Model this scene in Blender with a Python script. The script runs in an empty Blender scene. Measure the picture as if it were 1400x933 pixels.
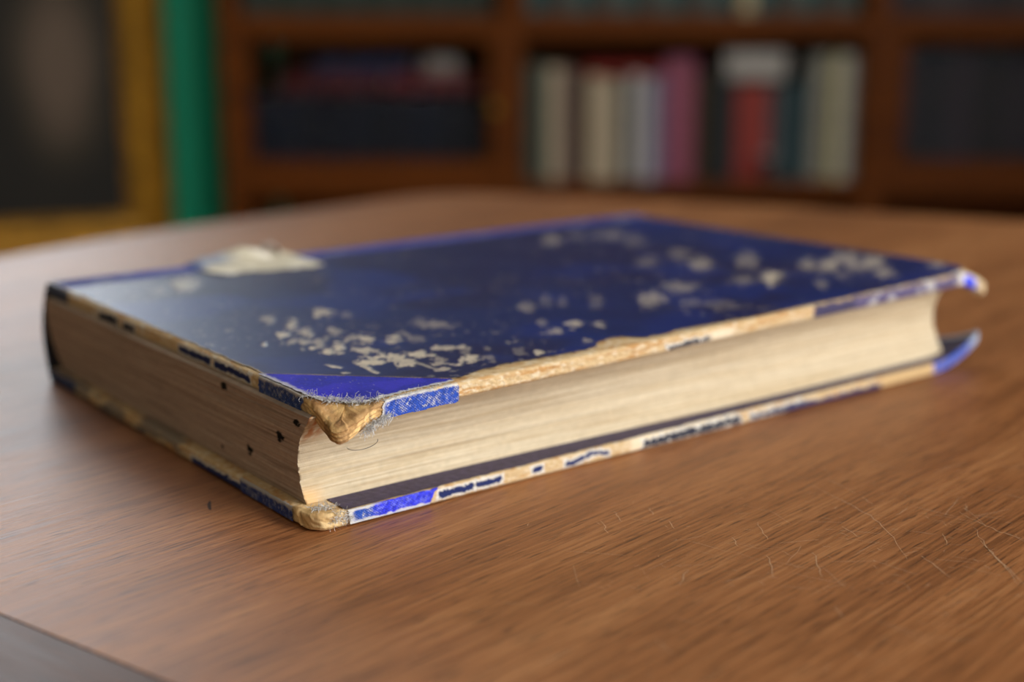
import bpy, math, random
import numpy as np
from mathutils import Vector, Matrix

random.seed(7)
SC = bpy.context.scene
COL = SC.collection

# ------------------------------------------------------------------ camera
YAW, PITCH = 0.665758, 0.241519
CAM = Vector((-0.136146, -0.236493, 0.107409))
FWD = Vector((math.cos(PITCH)*math.sin(YAW), math.cos(PITCH)*math.cos(YAW), -math.sin(PITCH)))
cd = bpy.data.cameras.new('camera'); cam = bpy.data.objects.new('camera', cd); COL.objects.link(cam)
cam.location = CAM
cam.rotation_euler = FWD.to_track_quat('-Z', 'Y').to_euler()
cd.sensor_width = 36.0; cd.lens = 50.0 * 1944/1944.44
cd.clip_start = 0.01
cd.dof.use_dof = True
cd.dof.focus_distance = 0.288
cd.dof.aperture_fstop = 6.8
SC.camera = cam

# room frame: a = to the camera's right, b = ahead, z = up (table top is z = 0, floor z = -0.75)
RX = Vector((math.cos(YAW), -math.sin(YAW), 0)); RY = Vector((math.sin(YAW), math.cos(YAW), 0))
def room(a, b, z=0.0):
    v = RX*a + RY*b
    return Vector((CAM.x + v.x, CAM.y + v.y, z))
ROOM_RZ = -YAW
FLOOR = -0.75

# ------------------------------------------------------------------ light, exposure
w = bpy.data.worlds.new('sky'); SC.world = w; w.use_nodes = True
bgn = w.node_tree.nodes['Background']
bgn.inputs[0].default_value = (0.75, 0.86, 1.0, 1); bgn.inputs[1].default_value = 0.6
SC.view_settings.view_transform = 'Standard'; SC.view_settings.look = 'None'
SC.view_settings.gamma = 1.0; SC.view_settings.use_curve_mapping = False
SC.view_settings.exposure = 0.0
def area(name, loc, target, sx, sy, watts, color):
    l = bpy.data.lights.new(name, 'AREA'); l.shape = 'RECTANGLE'; l.size = sx; l.size_y = sy
    l.energy = watts; l.color = color
    o = bpy.data.objects.new(name, l); COL.objects.link(o)
    o.location = loc
    o.rotation_euler = (Vector(target) - Vector(loc)).to_track_quat('-Z', 'Y').to_euler()
    return o
# the angled green wall on the left runs from WA to the left and towards the camera
WA0, WB0, WTH = -0.40, 2.86, math.radians(22)
def lwall(s, out, z):            # s along that wall, out = distance off it into the room
    return room(WA0 - s*math.cos(WTH) + out*math.sin(WTH)*1.0, WB0 - s*math.sin(WTH) - out*math.cos(WTH), z)
WIN_L = (0.30, 1.60, 0.34, 1.75)       # s0, s1, z0, z1 of the window in the green wall
WIN_R = (-1.25, 0.35, 0.10, 1.55)      # b0, b1, z0, z1 of the window in the right wall
AR = 1.75
sc_, zc_ = (WIN_L[0]+WIN_L[1])/2, (WIN_L[2]+WIN_L[3])/2
area('window_daylight_left', lwall(sc_, -0.10, zc_), lwall(sc_, 2.0, zc_), WIN_L[1]-WIN_L[0], WIN_L[3]-WIN_L[2], 34, (0.90, 0.95, 1.0))
bc_, zr_ = (WIN_R[0]+WIN_R[1])/2, (WIN_R[2]+WIN_R[3])/2
area('window_daylight_right', room(AR+0.12, bc_, zr_), room(0, bc_, zr_), WIN_R[1]-WIN_R[0], WIN_R[3]-WIN_R[2], 98, (1.0, 0.98, 0.96))

# ------------------------------------------------------------------ helpers
def srgb(r, g, b):
    f = lambda c: (c/255/12.92) if c/255 <= 0.04045 else ((c/255+0.055)/1.055)**2.4
    return np.array([f(r), f(g), f(b)])
def tag(o, label=None, cat=None, group=None, kind=None):
    if label: o['label'] = label
    if cat: o['category'] = cat
    if group: o['group'] = group
    if kind: o['kind'] = kind
    return o
def empty(name, loc=(0, 0, 0), rz=0.0):
    o = bpy.data.objects.new(name, None); COL.objects.link(o)
    o.empty_display_size = 0.05; o.location = loc; o.rotation_euler = (0, 0, rz)
    return o
def obj(name, me, mat=None, parent=None):
    o = bpy.data.objects.new(name, me); COL.objects.link(o)
    if mat is not None and len(me.materials) == 0: me.materials.append(mat)
    if parent is not None: o.parent = parent
    return o
def mesh(name, V, F, smooth=False):
    me = bpy.data.meshes.new(name); me.from_pydata([tuple(v) for v in V], [], [tuple(f) for f in F]); me.update()
    if smooth: me.polygons.foreach_set('use_smooth', [True]*len(me.polygons))
    return me
def grid(name, P, keep=None, col=None, close_u=False, smooth=True, flip=False):
    """P: (n, m, 3) array in metres -> quad mesh; keep: (n-1, m-1) mask; col: (n, m, 3) linear colours"""
    n, m = P.shape[:2]
    idx = np.arange(n*m).reshape(n, m)
    ii = np.vstack([idx, idx[:1]]) if close_u else idx
    q = np.stack([ii[:-1, :-1], ii[1:, :-1], ii[1:, 1:], ii[:-1, 1:]], -1)
    if flip: q = q[..., ::-1]
    if keep is not None: q = q[keep]
    q = q.reshape(-1, 4)
    used = np.unique(q); rem = np.full(n*m, -1); rem[used] = np.arange(len(used))
    q = rem[q]; V = P.reshape(-1, 3)[used]
    me = bpy.data.meshes.new(name)
    me.vertices.add(len(V)); me.vertices.foreach_set('co', V.astype(np.float32).ravel())
    me.loops.add(len(q)*4); me.loops.foreach_set('vertex_index', q.astype(np.int32).ravel())
    me.polygons.add(len(q)); me.polygons.foreach_set('loop_start', (np.arange(len(q))*4).astype(np.int32))
    me.polygons.foreach_set('loop_total', np.full(len(q), 4, np.int32))
    me.update(calc_edges=True); me.validate()
    if smooth: me.polygons.foreach_set('use_smooth', np.ones(len(me.polygons), bool))
    if col is not None and len(me.vertices) == len(V):
        at = me.color_attributes.new('Col', 'FLOAT_COLOR', 'POINT')
        c = np.ones((len(V), 4), np.float32); c[:, :3] = np.clip(col.reshape(-1, 3)[used], 0, 1)
        at.data.foreach_set('color', c.ravel())
    return me
def box_vf(x0, x1, y0, y1, z0, z1, c=0.0):
    """box, chamfered by c when c > 0"""
    if c <= 0:
        V = [(x, y, z) for x in (x0, x1) for y in (y0, y1) for z in (z0, z1)]
        F = [(0, 1, 3, 2), (4, 6, 7, 5), (0, 4, 5, 1), (2, 3, 7, 6), (0, 2, 6, 4), (1, 5, 7, 3)]
        return V, F
    import bmesh
    bm = bmesh.new()
    vs = [bm.verts.new((x, y, z)) for x in (x0, x1) for y in (y0, y1) for z in (z0, z1)]
    for f in [(0, 1, 3, 2), (4, 6, 7, 5), (0, 4, 5, 1), (2, 3, 7, 6), (0, 2, 6, 4), (1, 5, 7, 3)]:
        bm.faces.new([vs[i] for i in f])
    bmesh.ops.bevel(bm, geom=bm.edges[:], offset=c, segments=2, profile=0.5, affect='EDGES')
    bm.verts.ensure_lookup_table(); bm.verts.index_update()
    V = [tuple(v.co) for v in bm.verts]; F = [tuple(v.index for v in f.verts) for f in bm.faces]
    bm.free(); return V, F
def join(parts):
    V, F = [], []
    for v, f in parts:
        o = len(V); V += list(v); F += [tuple(i+o for i in q) for q in f]
    return V, F
def box(name, x0, x1, y0, y1, z0, z1, mat, parent=None, c=0.0):
    return obj(name, mesh(name, *box_vf(x0, x1, y0, y1, z0, z1, c)), mat, parent)
def tube_vf(pts, r, n=5):
    pts = [Vector(p) for p in pts]; V, F = [], []
    for i, p in enumerate(pts):
        d = (pts[min(i+1, len(pts)-1)] - pts[max(i-1, 0)]).normalized()
        u = d.orthogonal().normalized(); v = d.cross(u)
        rr = r if not isinstance(r, (list, tuple)) else r[i]
        for k in range(n):
            a = 2*math.pi*k/n; V.append(tuple(p + (u*math.cos(a) + v*math.sin(a))*rr))
    for i in range(len(pts)-1):
        for k in range(n):
            F.append((i*n+k, i*n+(k+1) % n, (i+1)*n+(k+1) % n, (i+1)*n+k))
    F.append(tuple(range(n-1, -1, -1))); F.append(tuple(range((len(pts)-1)*n, len(pts)*n)))
    return V, F
def lathe_vf(prof, n=24):
    V, F = [], []
    for r, z in prof:
        for k in range(n):
            a = 2*math.pi*k/n; V.append((r*math.cos(a), r*math.sin(a), z))
    for i in range(len(prof)-1):
        for k in range(n):
            F.append((i*n+k, i*n+(k+1) % n, (i+1)*n+(k+1) % n, (i+1)*n+k))
    return V, F
# value noise (numpy)
def _h(ix, iy, s):
    h = (ix.astype(np.int64)*374761393 + iy.astype(np.int64)*668265263 + s*1274126177) & 0xffffffff
    h = ((h ^ (h >> 13))*1274126177) & 0xffffffff
    return ((h ^ (h >> 16)) & 0xffff)/65535.0
def vn(x, y, s=0):
    x = np.asarray(x, float); y = np.asarray(y, float); x, y = np.broadcast_arrays(x, y)
    ix = np.floor(x); iy = np.floor(y); fx = x-ix; fy = y-iy
    fx = fx*fx*(3-2*fx); fy = fy*fy*(3-2*fy)
    a = _h(ix, iy, s); b = _h(ix+1, iy, s); c = _h(ix, iy+1, s); d = _h(ix+1, iy+1, s)
    return (a*(1-fx)+b*fx)*(1-fy) + (c*(1-fx)+d*fx)*fy
def fbm(x, y, s=0, o=3):
    t = 0; amp = 0.5; f = 1.0; n = 0
    for k in range(o):
        t = t + amp*vn(np.asarray(x)*f, np.asarray(y)*f, s+k*17); n += amp; amp *= 0.5; f *= 2.03
    return t/n
def ss(a, b, x):
    t = np.clip((np.asarray(x, float)-a)/(b-a), 0, 1); return t*t*(3-2*t)
def mixc(c, new, m):
    return c*(1-m[..., None]) + np.asarray(new)*m[..., None]

# ------------------------------------------------------------------ materials
def new_mat(name):
    m = bpy.data.materials.new(name); m.use_nodes = True
    nt = m.node_tree; return m, nt, nt.nodes['Principled BSDF']
def N(nt, t, **kw):
    n = nt.nodes.new(t)
    for k, v in kw.items():
        if k in n.inputs: n.inputs[k].default_value = v
        else: setattr(n, k, v)
    return n
def simple(name, c, rough=0.6, metal=0.0, var=0.15, scale=40.0, stretch=(1, 1, 1), bump=0.0, spec=0.5):
    """noise-varied plain surface"""
    m, nt, b = new_mat(name); L = nt.links.new
    tc = N(nt, 'ShaderNodeTexCoord'); mp = N(nt, 'ShaderNodeMapping'); mp.inputs['Scale'].default_value = stretch
    no = N(nt, 'ShaderNodeTexNoise'); no.inputs['Scale'].default_value = scale; no.inputs['Detail'].default_value = 5
    L(tc.outputs['Object'], mp.inputs[0]); L(mp.outputs[0], no.inputs['Vector'])
    cr = N(nt, 'ShaderNodeValToRGB'); c = np.asarray(c)
    cr.color_ramp.elements[0].position = 0.3; cr.color_ramp.elements[1].position = 0.7
    cr.color_ramp.elements[0].color = (*(c*(1-var)), 1); cr.color_ramp.elements[1].color = (*np.clip(c*(1+var), 0, 1), 1)
    L(no.outputs['Fac'], cr.inputs[0]); L(cr.outputs[0], b.inputs['Base Color'])
    b.inputs['Roughness'].default_value = rough; b.inputs['Metallic'].default_value = metal
    b.inputs['Specular IOR Level'].default_value = spec
    if bump > 0:
        bp = N(nt, 'ShaderNodeBump'); bp.inputs['Strength'].default_value = bump; bp.inputs['Distance'].default_value = 0.002
        L(no.outputs['Fac'], bp.inputs['Height']); L(bp.outputs[0], b.inputs['Normal'])
    return m
def painted(name, rough=0.7, spec=0.4, bscale=3000, bump=0.3, bdist=0.0002, sheen=0.0, coat=0.0, coat_rough=0.3):
    """surface that takes its colour from the mesh, with fine grain relief"""
    m, nt, b = new_mat(name); L = nt.links.new
    at = N(nt, 'ShaderNodeVertexColor', layer_name='Col'); L(at.outputs[0], b.inputs['Base Color'])
    tc = N(nt, 'ShaderNodeTexCoord'); no = N(nt, 'ShaderNodeTexNoise')
    no.inputs['Scale'].default_value = bscale; no.inputs['Detail'].default_value = 4
    L(tc.outputs['Object'], no.inputs['Vector'])
    bp = N(nt, 'ShaderNodeBump'); bp.inputs['Strength'].default_value = bump; bp.inputs['Distance'].default_value = bdist
    L(no.outputs['Fac'], bp.inputs['Height']); L(bp.outputs[0], b.inputs['Normal'])
    b.inputs['Roughness'].default_value = rough; b.inputs['Specular IOR Level'].default_value = spec
    b.inputs['Sheen Weight'].default_value = sheen
    b.inputs['Coat Weight'].default_value = coat; b.inputs['Coat Roughness'].default_value = coat_rough
    return m
def wood(name, dark, mid, light, ang=0.0, scale=1.0, rough=0.35, coat=0.0, spec=0.5):
    m, nt, b = new_mat(name); L = nt.links.new
    tc = N(nt, 'ShaderNodeTexCoord')
    mp0 = N(nt, 'ShaderNodeMapping'); mp0.inputs['Rotation'].default_value = (0, 0, -ang)
    L(tc.outputs['Object'], mp0.inputs[0])
    def noise(stretch, sc, det=6, dist=0.0):
        mp = N(nt, 'ShaderNodeMapping'); mp.inputs['Scale'].default_value = stretch
        L(mp0.outputs[0], mp.inputs[0])
        n = N(nt, 'ShaderNodeTexNoise'); n.inputs['Scale'].default_value = sc; n.inputs['Detail'].default_value = det
        n.inputs['Distortion'].default_value = dist
        L(mp.outputs[0], n.inputs['Vector']); return n
    g1 = noise((0.9*scale, 13*scale, 13*scale), 4.0, 6, 0.6)       # broad figure
    g2 = noise((8*scale, 230*scale, 230*scale), 5.0, 6, 0.2)       # fine fibres
    g3 = noise((26*scale, 420*scale, 420*scale), 4.0, 2)           # open pores
    cr = N(nt, 'ShaderNodeValToRGB'); e = cr.color_ramp.elements
    e[0].position = 0.30; e[0].color = (*dark, 1); e[1].position = 0.72; e[1].color = (*light, 1)
    k = e.new(0.5); k.color = (*mid, 1)
    mx = N(nt, 'ShaderNodeMath', operation='MULTIPLY_ADD'); mx.inputs[1].default_value = 0.45; 
    L(g1.outputs['Fac'], mx.inputs[0])
    m2 = N(nt, 'ShaderNodeMath', operation='MULTIPLY'); m2.inputs[1].default_value = 0.55
    L(g2.outputs['Fac'], m2.inputs[0]); L(m2.outputs[0], mx.inputs[2]); L(mx.outputs[0], cr.inputs[0])
    pr = N(nt, 'ShaderNodeMapRange'); pr.inputs['From Min'].default_value = 0.57; pr.inputs['From Max'].default_value = 0.68
    pr.inputs['To Max'].default_value = 0.65
    L(g3.outputs['Fac'], pr.inputs['Value'])
    mm = N(nt, 'ShaderNodeMix', data_type='RGBA'); mm.inputs['B'].default_value = (*(np.asarray(dark)*0.35), 1)
    # A/B sockets of the colour mix
    mm.inputs[7].default_value = (*(np.asarray(dark)*0.4), 1)
    L(pr.outputs[0], mm.inputs[0]); L(cr.outputs[0], mm.inputs[6]); L(mm.outputs[2], b.inputs['Base Color'])
    rr = N(nt, 'ShaderNodeMapRange'); rr.inputs['To Min'].default_value = rough*0.8; rr.inputs['To Max'].default_value = rough*1.25
    L(g2.outputs['Fac'], rr.inputs['Value']); L(rr.outputs[0], b.inputs['Roughness'])
    bp = N(nt, 'ShaderNodeBump'); bp.inputs['Strength'].default_value = 0.25; bp.inputs['Distance'].default_value = 0.0003
    L(g2.outputs['Fac'], bp.inputs['Height']); L(bp.outputs[0], b.inputs['Normal'])
    b.inputs['Coat Weight'].default_value = coat; b.inputs['Coat Roughness'].default_value = 0.25
    b.inputs['Specular IOR Level'].default_value = spec
    return m

M_TABLE = wood('table_walnut', srgb(86, 48, 22), srgb(146, 93, 52), srgb(186, 132, 84), ang=math.radians(9), rough=0.46)
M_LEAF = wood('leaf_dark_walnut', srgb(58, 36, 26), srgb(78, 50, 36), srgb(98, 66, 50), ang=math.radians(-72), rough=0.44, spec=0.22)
M_CASE = wood('bookcase_mahogany', srgb(58, 25, 2), srgb(104, 52, 4), srgb(132, 72, 10), ang=0, rough=0.65, spec=0.2)
M_FLOOR = wood('floor_oak', srgb(70, 45, 25), srgb(100, 68, 40), srgb(125, 90, 55), rough=0.4)
M_GREEN = simple('green_wall_paint', srgb(20, 150, 118), rough=0.55, var=0.05, scale=6)
M_PILLAR = simple('teal_gloss_paint', srgb(22, 206, 172), rough=0.4, var=0.05, scale=9)
M_PLASTER = simple('cream_plaster', srgb(182, 170, 152), rough=0.9, var=0.03, scale=8)
M_WHITE = simple('white_window_paint', srgb(228, 226, 220), rough=0.5, var=0.03)
M_GOLD = simple('gilding', srgb(180, 132, 38), rough=0.5, metal=0.4, var=0.45, scale=30, bump=0.8)
M_SCRATCH = simple('scratched_varnish', srgb(192, 156, 122), rough=0.6, var=0.2, scale=600)
M_SCRATCH_D = simple('dark_scratch', srgb(60, 34, 20), rough=0.6, var=0.2, scale=600)
m_glass, nt, b = new_mat('thin_glass')
b.inputs['Base Color'].default_value = (0.95, 0.97, 0.96, 1); b.inputs['Roughness'].default_value = 0.03
b.inputs['Transmission Weight'].default_value = 1.0; b.inputs['IOR'].default_value = 1.12
M_GLASS = m_glass

# ------------------------------------------------------------------ the room
RM = Matrix.Translation(room(0, 0, 0)) @ Matrix.Rotation(ROOM_RZ, 4, 'Z')
def in_room(o): o.matrix_world = RM; return o
def structure(name, parts, mat):
    o = obj(name, mesh(name, *join(parts)), mat); tag(o, kind='structure'); return in_room(o)
structure('floor', [box_vf(-3.4, AR, -2.2, 2.95, FLOOR-0.05, FLOOR)], M_FLOOR)
structure('ceiling', [box_vf(-3.4, AR, -2.2, 2.95, 2.05, 2.10)], M_PLASTER)
structure('wall_back', [box_vf(WA0-0.02, AR, 2.87, 2.95, FLOOR, 2.05)], M_GREEN)
structure('wall_rear', [box_vf(-3.4, AR, -2.28, -2.2, FLOOR, 2.05)], M_PLASTER)
b0, b1, z0, z1 = WIN_R
structure('wall_right', [box_vf(AR, AR+0.1, -2.2, b0, FLOOR, 2.05), box_vf(AR, AR+0.1, b1, 2.95, FLOOR, 2.05),
                         box_vf(AR, AR+0.1, b0, b1, FLOOR, z0), box_vf(AR, AR+0.1, b0, b1, z1, 2.05)], M_PLASTER)
def window(name, parent_m, u0, u1, z0, z1, thick):
    e = obj(name, mesh(name, *join([box_vf(u0, u0+0.06, 0, thick, z0, z1), box_vf(u1-0.06, u1, 0, thick, z0, z1),
            box_vf(u0, u1, 0, thick, z0, z0+0.06), box_vf(u0, u1, 0, thick, z1-0.06, z1)])), M_WHITE)
    tag(e, kind='structure'); e.matrix_world = parent_m
    um, zm = (u0+u1)/2, (z0+z1)/2
    o = box('window_bar', um-0.02, um+0.02, 0.01, thick-0.01, z0+0.06, z1-0.06, M_WHITE, e)
    o = box('window_bar', u0+0.06, u1-0.06, 0.012, thick-0.012, zm-0.015, zm+0.015, M_WHITE, e)
    o = box('window_sill', u0-0.05, u1+0.05, -0.10, thick, z0-0.03, z0, M_WHITE, e)
    return e
window('window_1', RM @ Matrix.Translation((AR, 0, 0)) @ Matrix.Rotation(-math.pi/2, 4, 'Z'), -b1, -b0, z0, z1, 0.07)
# green wall on the left, angled, with a window towards its far end
LW = Matrix.Translation(lwall(0, 0, 0)) @ Matrix.Rotation(ROOM_RZ + WTH, 4, 'Z')
s0, s1, z0, z1 = WIN_L; SE = 3.3
wl = obj('wall_left', mesh('wall_left', *join([box_vf(-s0, 0.02, 0, 0.08, FLOOR, 2.05), box_vf(-SE, -s1, 0, 0.08, FLOOR, 2.05),
        box_vf(-s1, -s0, 0, 0.08, FLOOR, z0), box_vf(-s1, -s0, 0, 0.08, z1, 2.05)])), M_GREEN)
tag(wl, kind='structure'); wl.matrix_world = LW
window('window_2', LW, -s1, -s0, z0, z1, 0.07)
structure('wall_side', [box_vf(-3.44, -3.36, -2.2, 1.75, FLOOR, 2.05)], M_PLASTER)

# ------------------------------------------------------------------ table (decimetre outline, round-cornered)
def round_poly(P, r, n=6):
    out = []
    for i in range(len(P)):
        a, p, c = [np.array(P[j % len(P)], float) for j in (i-1, i, i+1)]
        u = (a-p)/np.linalg.norm(a-p); v = (c-p)/np.linalg.norm(c-p)
        d = min(r, 0.4*np.linalg.norm(a-p), 0.4*np.linalg.norm(c-p))
        for k in range(n+1):
            t = k/n; out.append(tuple((1-t)**2*(p+u*d) + 2*t*(1-t)*p + t*t*(p+v*d)))
    return out
TAB = [(3.16, 4.04), (2.36, 3.90), (1.345, 3.77), (0.56, 3.53), (-0.6, 3.1), (-2.6, 2.0), (-4.4, 0.2), (-5.2, -2.4),
       (-4.6, -5.0), (-2.4, -7.0), (0.8, -7.6), (3.8, -6.8), (6.0, -4.6), (6.9, -2.1), (4.758, 1.442), (4.083, 2.717)]
SEAM_P = np.array([-0.634, 0.033]); SEAM_D = np.array([math.cos(math.radians(-73.7)), math.sin(math.radians(-73.7))])
SEAM_N = np.array([SEAM_D[1], -SEAM_D[0]])      # points to the leaf side (left)
def clip_poly(P, p, n):
    out = []
    for i in range(len(P)):
        a, c = np.array(P[i]), np.array(P[(i+1) % len(P)])
        da, dc = (a-p)@n, (c-p)@n
        if da <= 0: out.append(tuple(a))
        if (da < 0) != (dc < 0): out.append(tuple(a + (c-a)*da/(da-dc)))
    return out
def slab(name, P, z1, th, mat, parent, r=0.004):
    """flat slab with a rounded upper edge; P in decimetres, counter-clockwise or not"""
    P = [np.array(q)*0.1 for q in P]
    ar = sum(P[i][0]*P[(i+1) % len(P)][1] - P[(i+1) % len(P)][0]*P[i][1] for i in range(len(P)))
    if ar < 0: P = P[::-1]
    n = len(P); rings = []
    nrm = []
    for i in range(n):
        e1 = P[i]-P[i-1]; e2 = P[(i+1) % n]-P[i]
        e1 = e1/(np.linalg.norm(e1)+1e-9); e2 = e2/(np.linalg.norm(e2)+1e-9)
        t = e1+e2; t = t/(np.linalg.norm(t)+1e-9); nrm.append(np.array([t[1], -t[0]]))
    for ins, z in [(r, z1), (r*0.4, z1-r*0.12), (r*0.12, z1-r*0.4), (0, z1-r), (0, z1-th+r), (r, z1-th)]:
        rings.append([(P[i][0]-nrm[i][0]*ins, P[i][1]-nrm[i][1]*ins, z) for i in range(n)])
    V = [v for q in rings for v in q]; F = []
    for k in range(len(rings)-1):
        for i in range(n):
            j = (i+1) % n; F.append((k*n+j, k*n+i, (k+1)*n+i, (k+1)*n+j))
    F.append(tuple(range(n))); F.append(tuple((len(rings)-1)*n + i for i in range(n-1, -1, -1)))
    me = mesh(name, V, F)
    return obj(name, me, mat, parent)
tabc = room(0, 0, 0)
table = empty('wooden_table', (0.05, -0.12, FLOOR))
tag(table, 'brown varnished wooden table with scratched top carrying the old blue book', 'table')
def local(o, p): o.parent = p; o.matrix_parent_inverse = p.matrix_basis.inverted() if False else Matrix.Translation(-Vector(p.location)); return o
TP = round_poly(TAB, 0.35)
main = clip_poly(TP, SEAM_P - SEAM_N*0.0005, SEAM_N)
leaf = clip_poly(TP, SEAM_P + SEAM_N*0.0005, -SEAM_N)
t_top = local(slab('tabletop', main, 0.0, 0.028, M_TABLE, None, 0.0003), table)
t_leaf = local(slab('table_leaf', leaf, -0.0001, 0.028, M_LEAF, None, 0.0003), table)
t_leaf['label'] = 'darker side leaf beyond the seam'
tcx, tcy = 0.05, -0.12
apr = [box_vf(tcx-0.26, tcx+0.26, tcy-0.26, tcy-0.24, -0.11, -0.028), box_vf(tcx-0.26, tcx+0.26, tcy+0.24, tcy+0.26, -0.11, -0.028),
       box_vf(tcx-0.26, tcx-0.24, tcy-0.24, tcy+0.24, -0.11, -0.028), box_vf(tcx+0.24, tcx+0.26, tcy-0.24, tcy+0.24, -0.11, -0.028)]
local(obj('apron', mesh('apron', *join(apr)), M_TABLE), table)
leg_me = mesh('leg', *lathe_vf([(0.0, -0.75), (0.020, -0.75), (0.026, -0.70), (0.018, -0.66), (0.024, -0.50), (0.032, -0.30), (0.026, -0.22), (0.034, -0.20), (0.034, -0.03), (0.0, -0.03)], 20), True)
leg_me.materials.append(M_TABLE)
for sx in (-1, 1):
    for sy in (-1, 1):
        o = obj('leg', leg_me, None, table); o.location = (sx*0.25, sy*0.25, -FLOOR)
# scratches in the varnish
def ribbon_vf(pts, wd, z=0.00006):
    pts = [np.array(q, float) for q in pts]; V, F = [], []
    for i, q in enumerate(pts):
        d = pts[min(i+1, len(pts)-1)] - pts[max(i-1, 0)]; d = d/(np.linalg.norm(d)+1e-9); nn = np.array([-d[1], d[0]])
        ww = wd*(0.25 + 0.75*math.sin(math.pi*(i+0.5)/len(pts)))
        V += [(*(q+nn*ww), z), (*(q-nn*ww), z)]
    for i in range(len(pts)-1): F.append((2*i, 2*i+1, 2*i+3, 2*i+2))
    return V, F
SCR = [[(0.1025, -0.0401), (0.1001, -0.0514), (0.0972, -0.0615), (0.0912, -0.072), (0.0838, -0.0807)], [(0.0756, -0.0493), (0.0703, -0.0571)], [(0.1139, -0.0714), (0.1115, -0.0792), (0.1108, -0.0849), (0.1109, -0.089)], [(0.1083, -0.0788), (0.1017, -0.0867), (0.0963, -0.0938), (0.0902, -0.1014)], [(0.0722, -0.0669), (0.064, -0.0764)], [(0.0507, -0.0282), (0.0472, -0.0348)], [(0.0566, -0.0262), (0.0538, -0.0316)], [(0.064, -0.0292), (0.0616, -0.0329)], [(0.0621, -0.0371), (0.0595, -0.0414)], [(0.1053, -0.0532), (0.1031, -0.0572)], [(0.1018, -0.0646), (0.1072, -0.0633)], [(0.1312, -0.0706), (0.1321, -0.0754)], [(0.064, -0.0628), (0.0567, -0.0706)], [(0.1008, -0.077), (0.0964, -0.081)], [(0.0555, -0.0864), (0.0529, -0.0902)], [(0.1032, -0.084), (0.0908, -0.1018)], [(0.0876, -0.0814), (0.083, -0.0914)], [(0.0654, -0.0517), (0.0628, -0.0561)], [(0.0877, -0.0615), (0.0858, -0.0677)], [(0.0465, -0.0582), (0.0405, -0.0622)], [(0.119, -0.0697), (0.1154, -0.0725)]]
rs = random.Random(12); sv = []
for p in SCR:
    q = []
    for i in range(len(p)-1):
        for k in range(6):
            t = k/6; q.append((p[i][0]*(1-t)+p[i+1][0]*t + rs.gauss(0, 0.00018), p[i][1]*(1-t)+p[i+1][1]*t + rs.gauss(0, 0.00018)))
    q.append(p[-1]); sv.append(ribbon_vf(q, 0.00008))
for k in range(460):                      # fine nicks and hairlines, mostly on the worn right-hand part
    x = rs.gauss(0.085, 0.045); y = rs.gauss(-0.072, 0.028)
    if y > -0.012: continue
    a = rs.gauss(-1.0, 0.7); ln = rs.uniform(0.0003, 0.0022) if k % 3 else rs.uniform(0.002, 0.012)
    sv.append(ribbon_vf([(x+math.cos(a)*ln*t + rs.gauss(0, 0.0001), y+math.sin(a)*ln*t + rs.gauss(0, 0.0001)) for t in (0, 0.33, 0.66, 1)], rs.uniform(0.00002, 0.00006)))
o = local(obj('scratch_marks', mesh('scratch_marks', *join(sv)), M_SCRATCH), table); o['kind'] = 'stuff'
o = local(obj('dark_nick', mesh('dark_nick', *ribbon_vf([(-0.0104, 0.0276), (-0.0098, 0.0292), (-0.0090, 0.0310), (-0.0080, 0.0326)], 0.0004)), M_SCRATCH_D), table)


# ------------------------------------------------------------------ the old book (millimetre space mapped on slightly skewed boards)
LB, WB_, TH = 220.0, 150.0, 3.5
TQ3 = np.array([[2.04, -4.79, 27.7], [223.26, -1.27, 28.7], [222.23, 147.32, 26.7], [0.78, 147.13, 28.7]])
BQ3 = np.array([[-0.46, 1.18, 0], [225.17, -1.34, 0], [226.32, 147.16, 0], [0.69, 149.68, 0]])
def bil(Q, x, y):
    s = (np.asarray(x, float)/LB)[..., None]; t = (np.asarray(y, float)/WB_)[..., None]
    return Q[0]*(1-s)*(1-t) + Q[1]*s*(1-t) + Q[2]*s*t + Q[3]*(1-s)*t
def droop_top(x, y):
    d = np.hypot(np.maximum(x+1, 0), np.maximum(y, 0))
    e = np.hypot(np.maximum(LB-x, 0), np.maximum(y, 0))
    return 4.6*np.exp(-(d/8.0)**2) + 3.8*np.exp(-(e/5.0)**2)
def top_pt(x, y, drop, droop=True):
    x, y, drop = np.broadcast_arrays(np.asarray(x, float), np.asarray(y, float), np.asarray(drop, float))
    P = bil(TQ3, x, y); P = P.copy(); P[..., 2] -= drop
    if droop: P[..., 2] -= droop_top(x, y)
    return P
def curl_bot(x, y):
    d = np.clip((22 - (LB-x) - 0.75*np.maximum(y, 0))/22, 0, 1.1)
    return 7.5*d*d
def bot_pt(x, y, h):
    x, y, h = np.broadcast_arrays(np.asarray(x, float), np.asarray(y, float), np.asarray(h, float))
    P = bil(BQ3, x, y).copy(); P[..., 2] = h + 0.15 + curl_bot(x, y)
    P[..., 0] -= 0.35*curl_bot(x, y)*0.3
    return P
MM = 0.001
CREAM = srgb(202, 176, 134); PALE = srgb(220, 206, 178); TAN = srgb(188, 146, 94); BROWN = srgb(150, 104, 62)
NAVY = srgb(32, 44, 94); VIOL = srgb(62, 58, 96); CLOTH = srgb(32, 70, 168); CLOTHB = srgb(40, 52, 215); RIM = srgb(214, 212, 205)

book = empty('old_book', (0, 0, 0))
tag(book, 'worn antique book with scuffed navy cover and frayed corners lying on the table', 'book')

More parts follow.
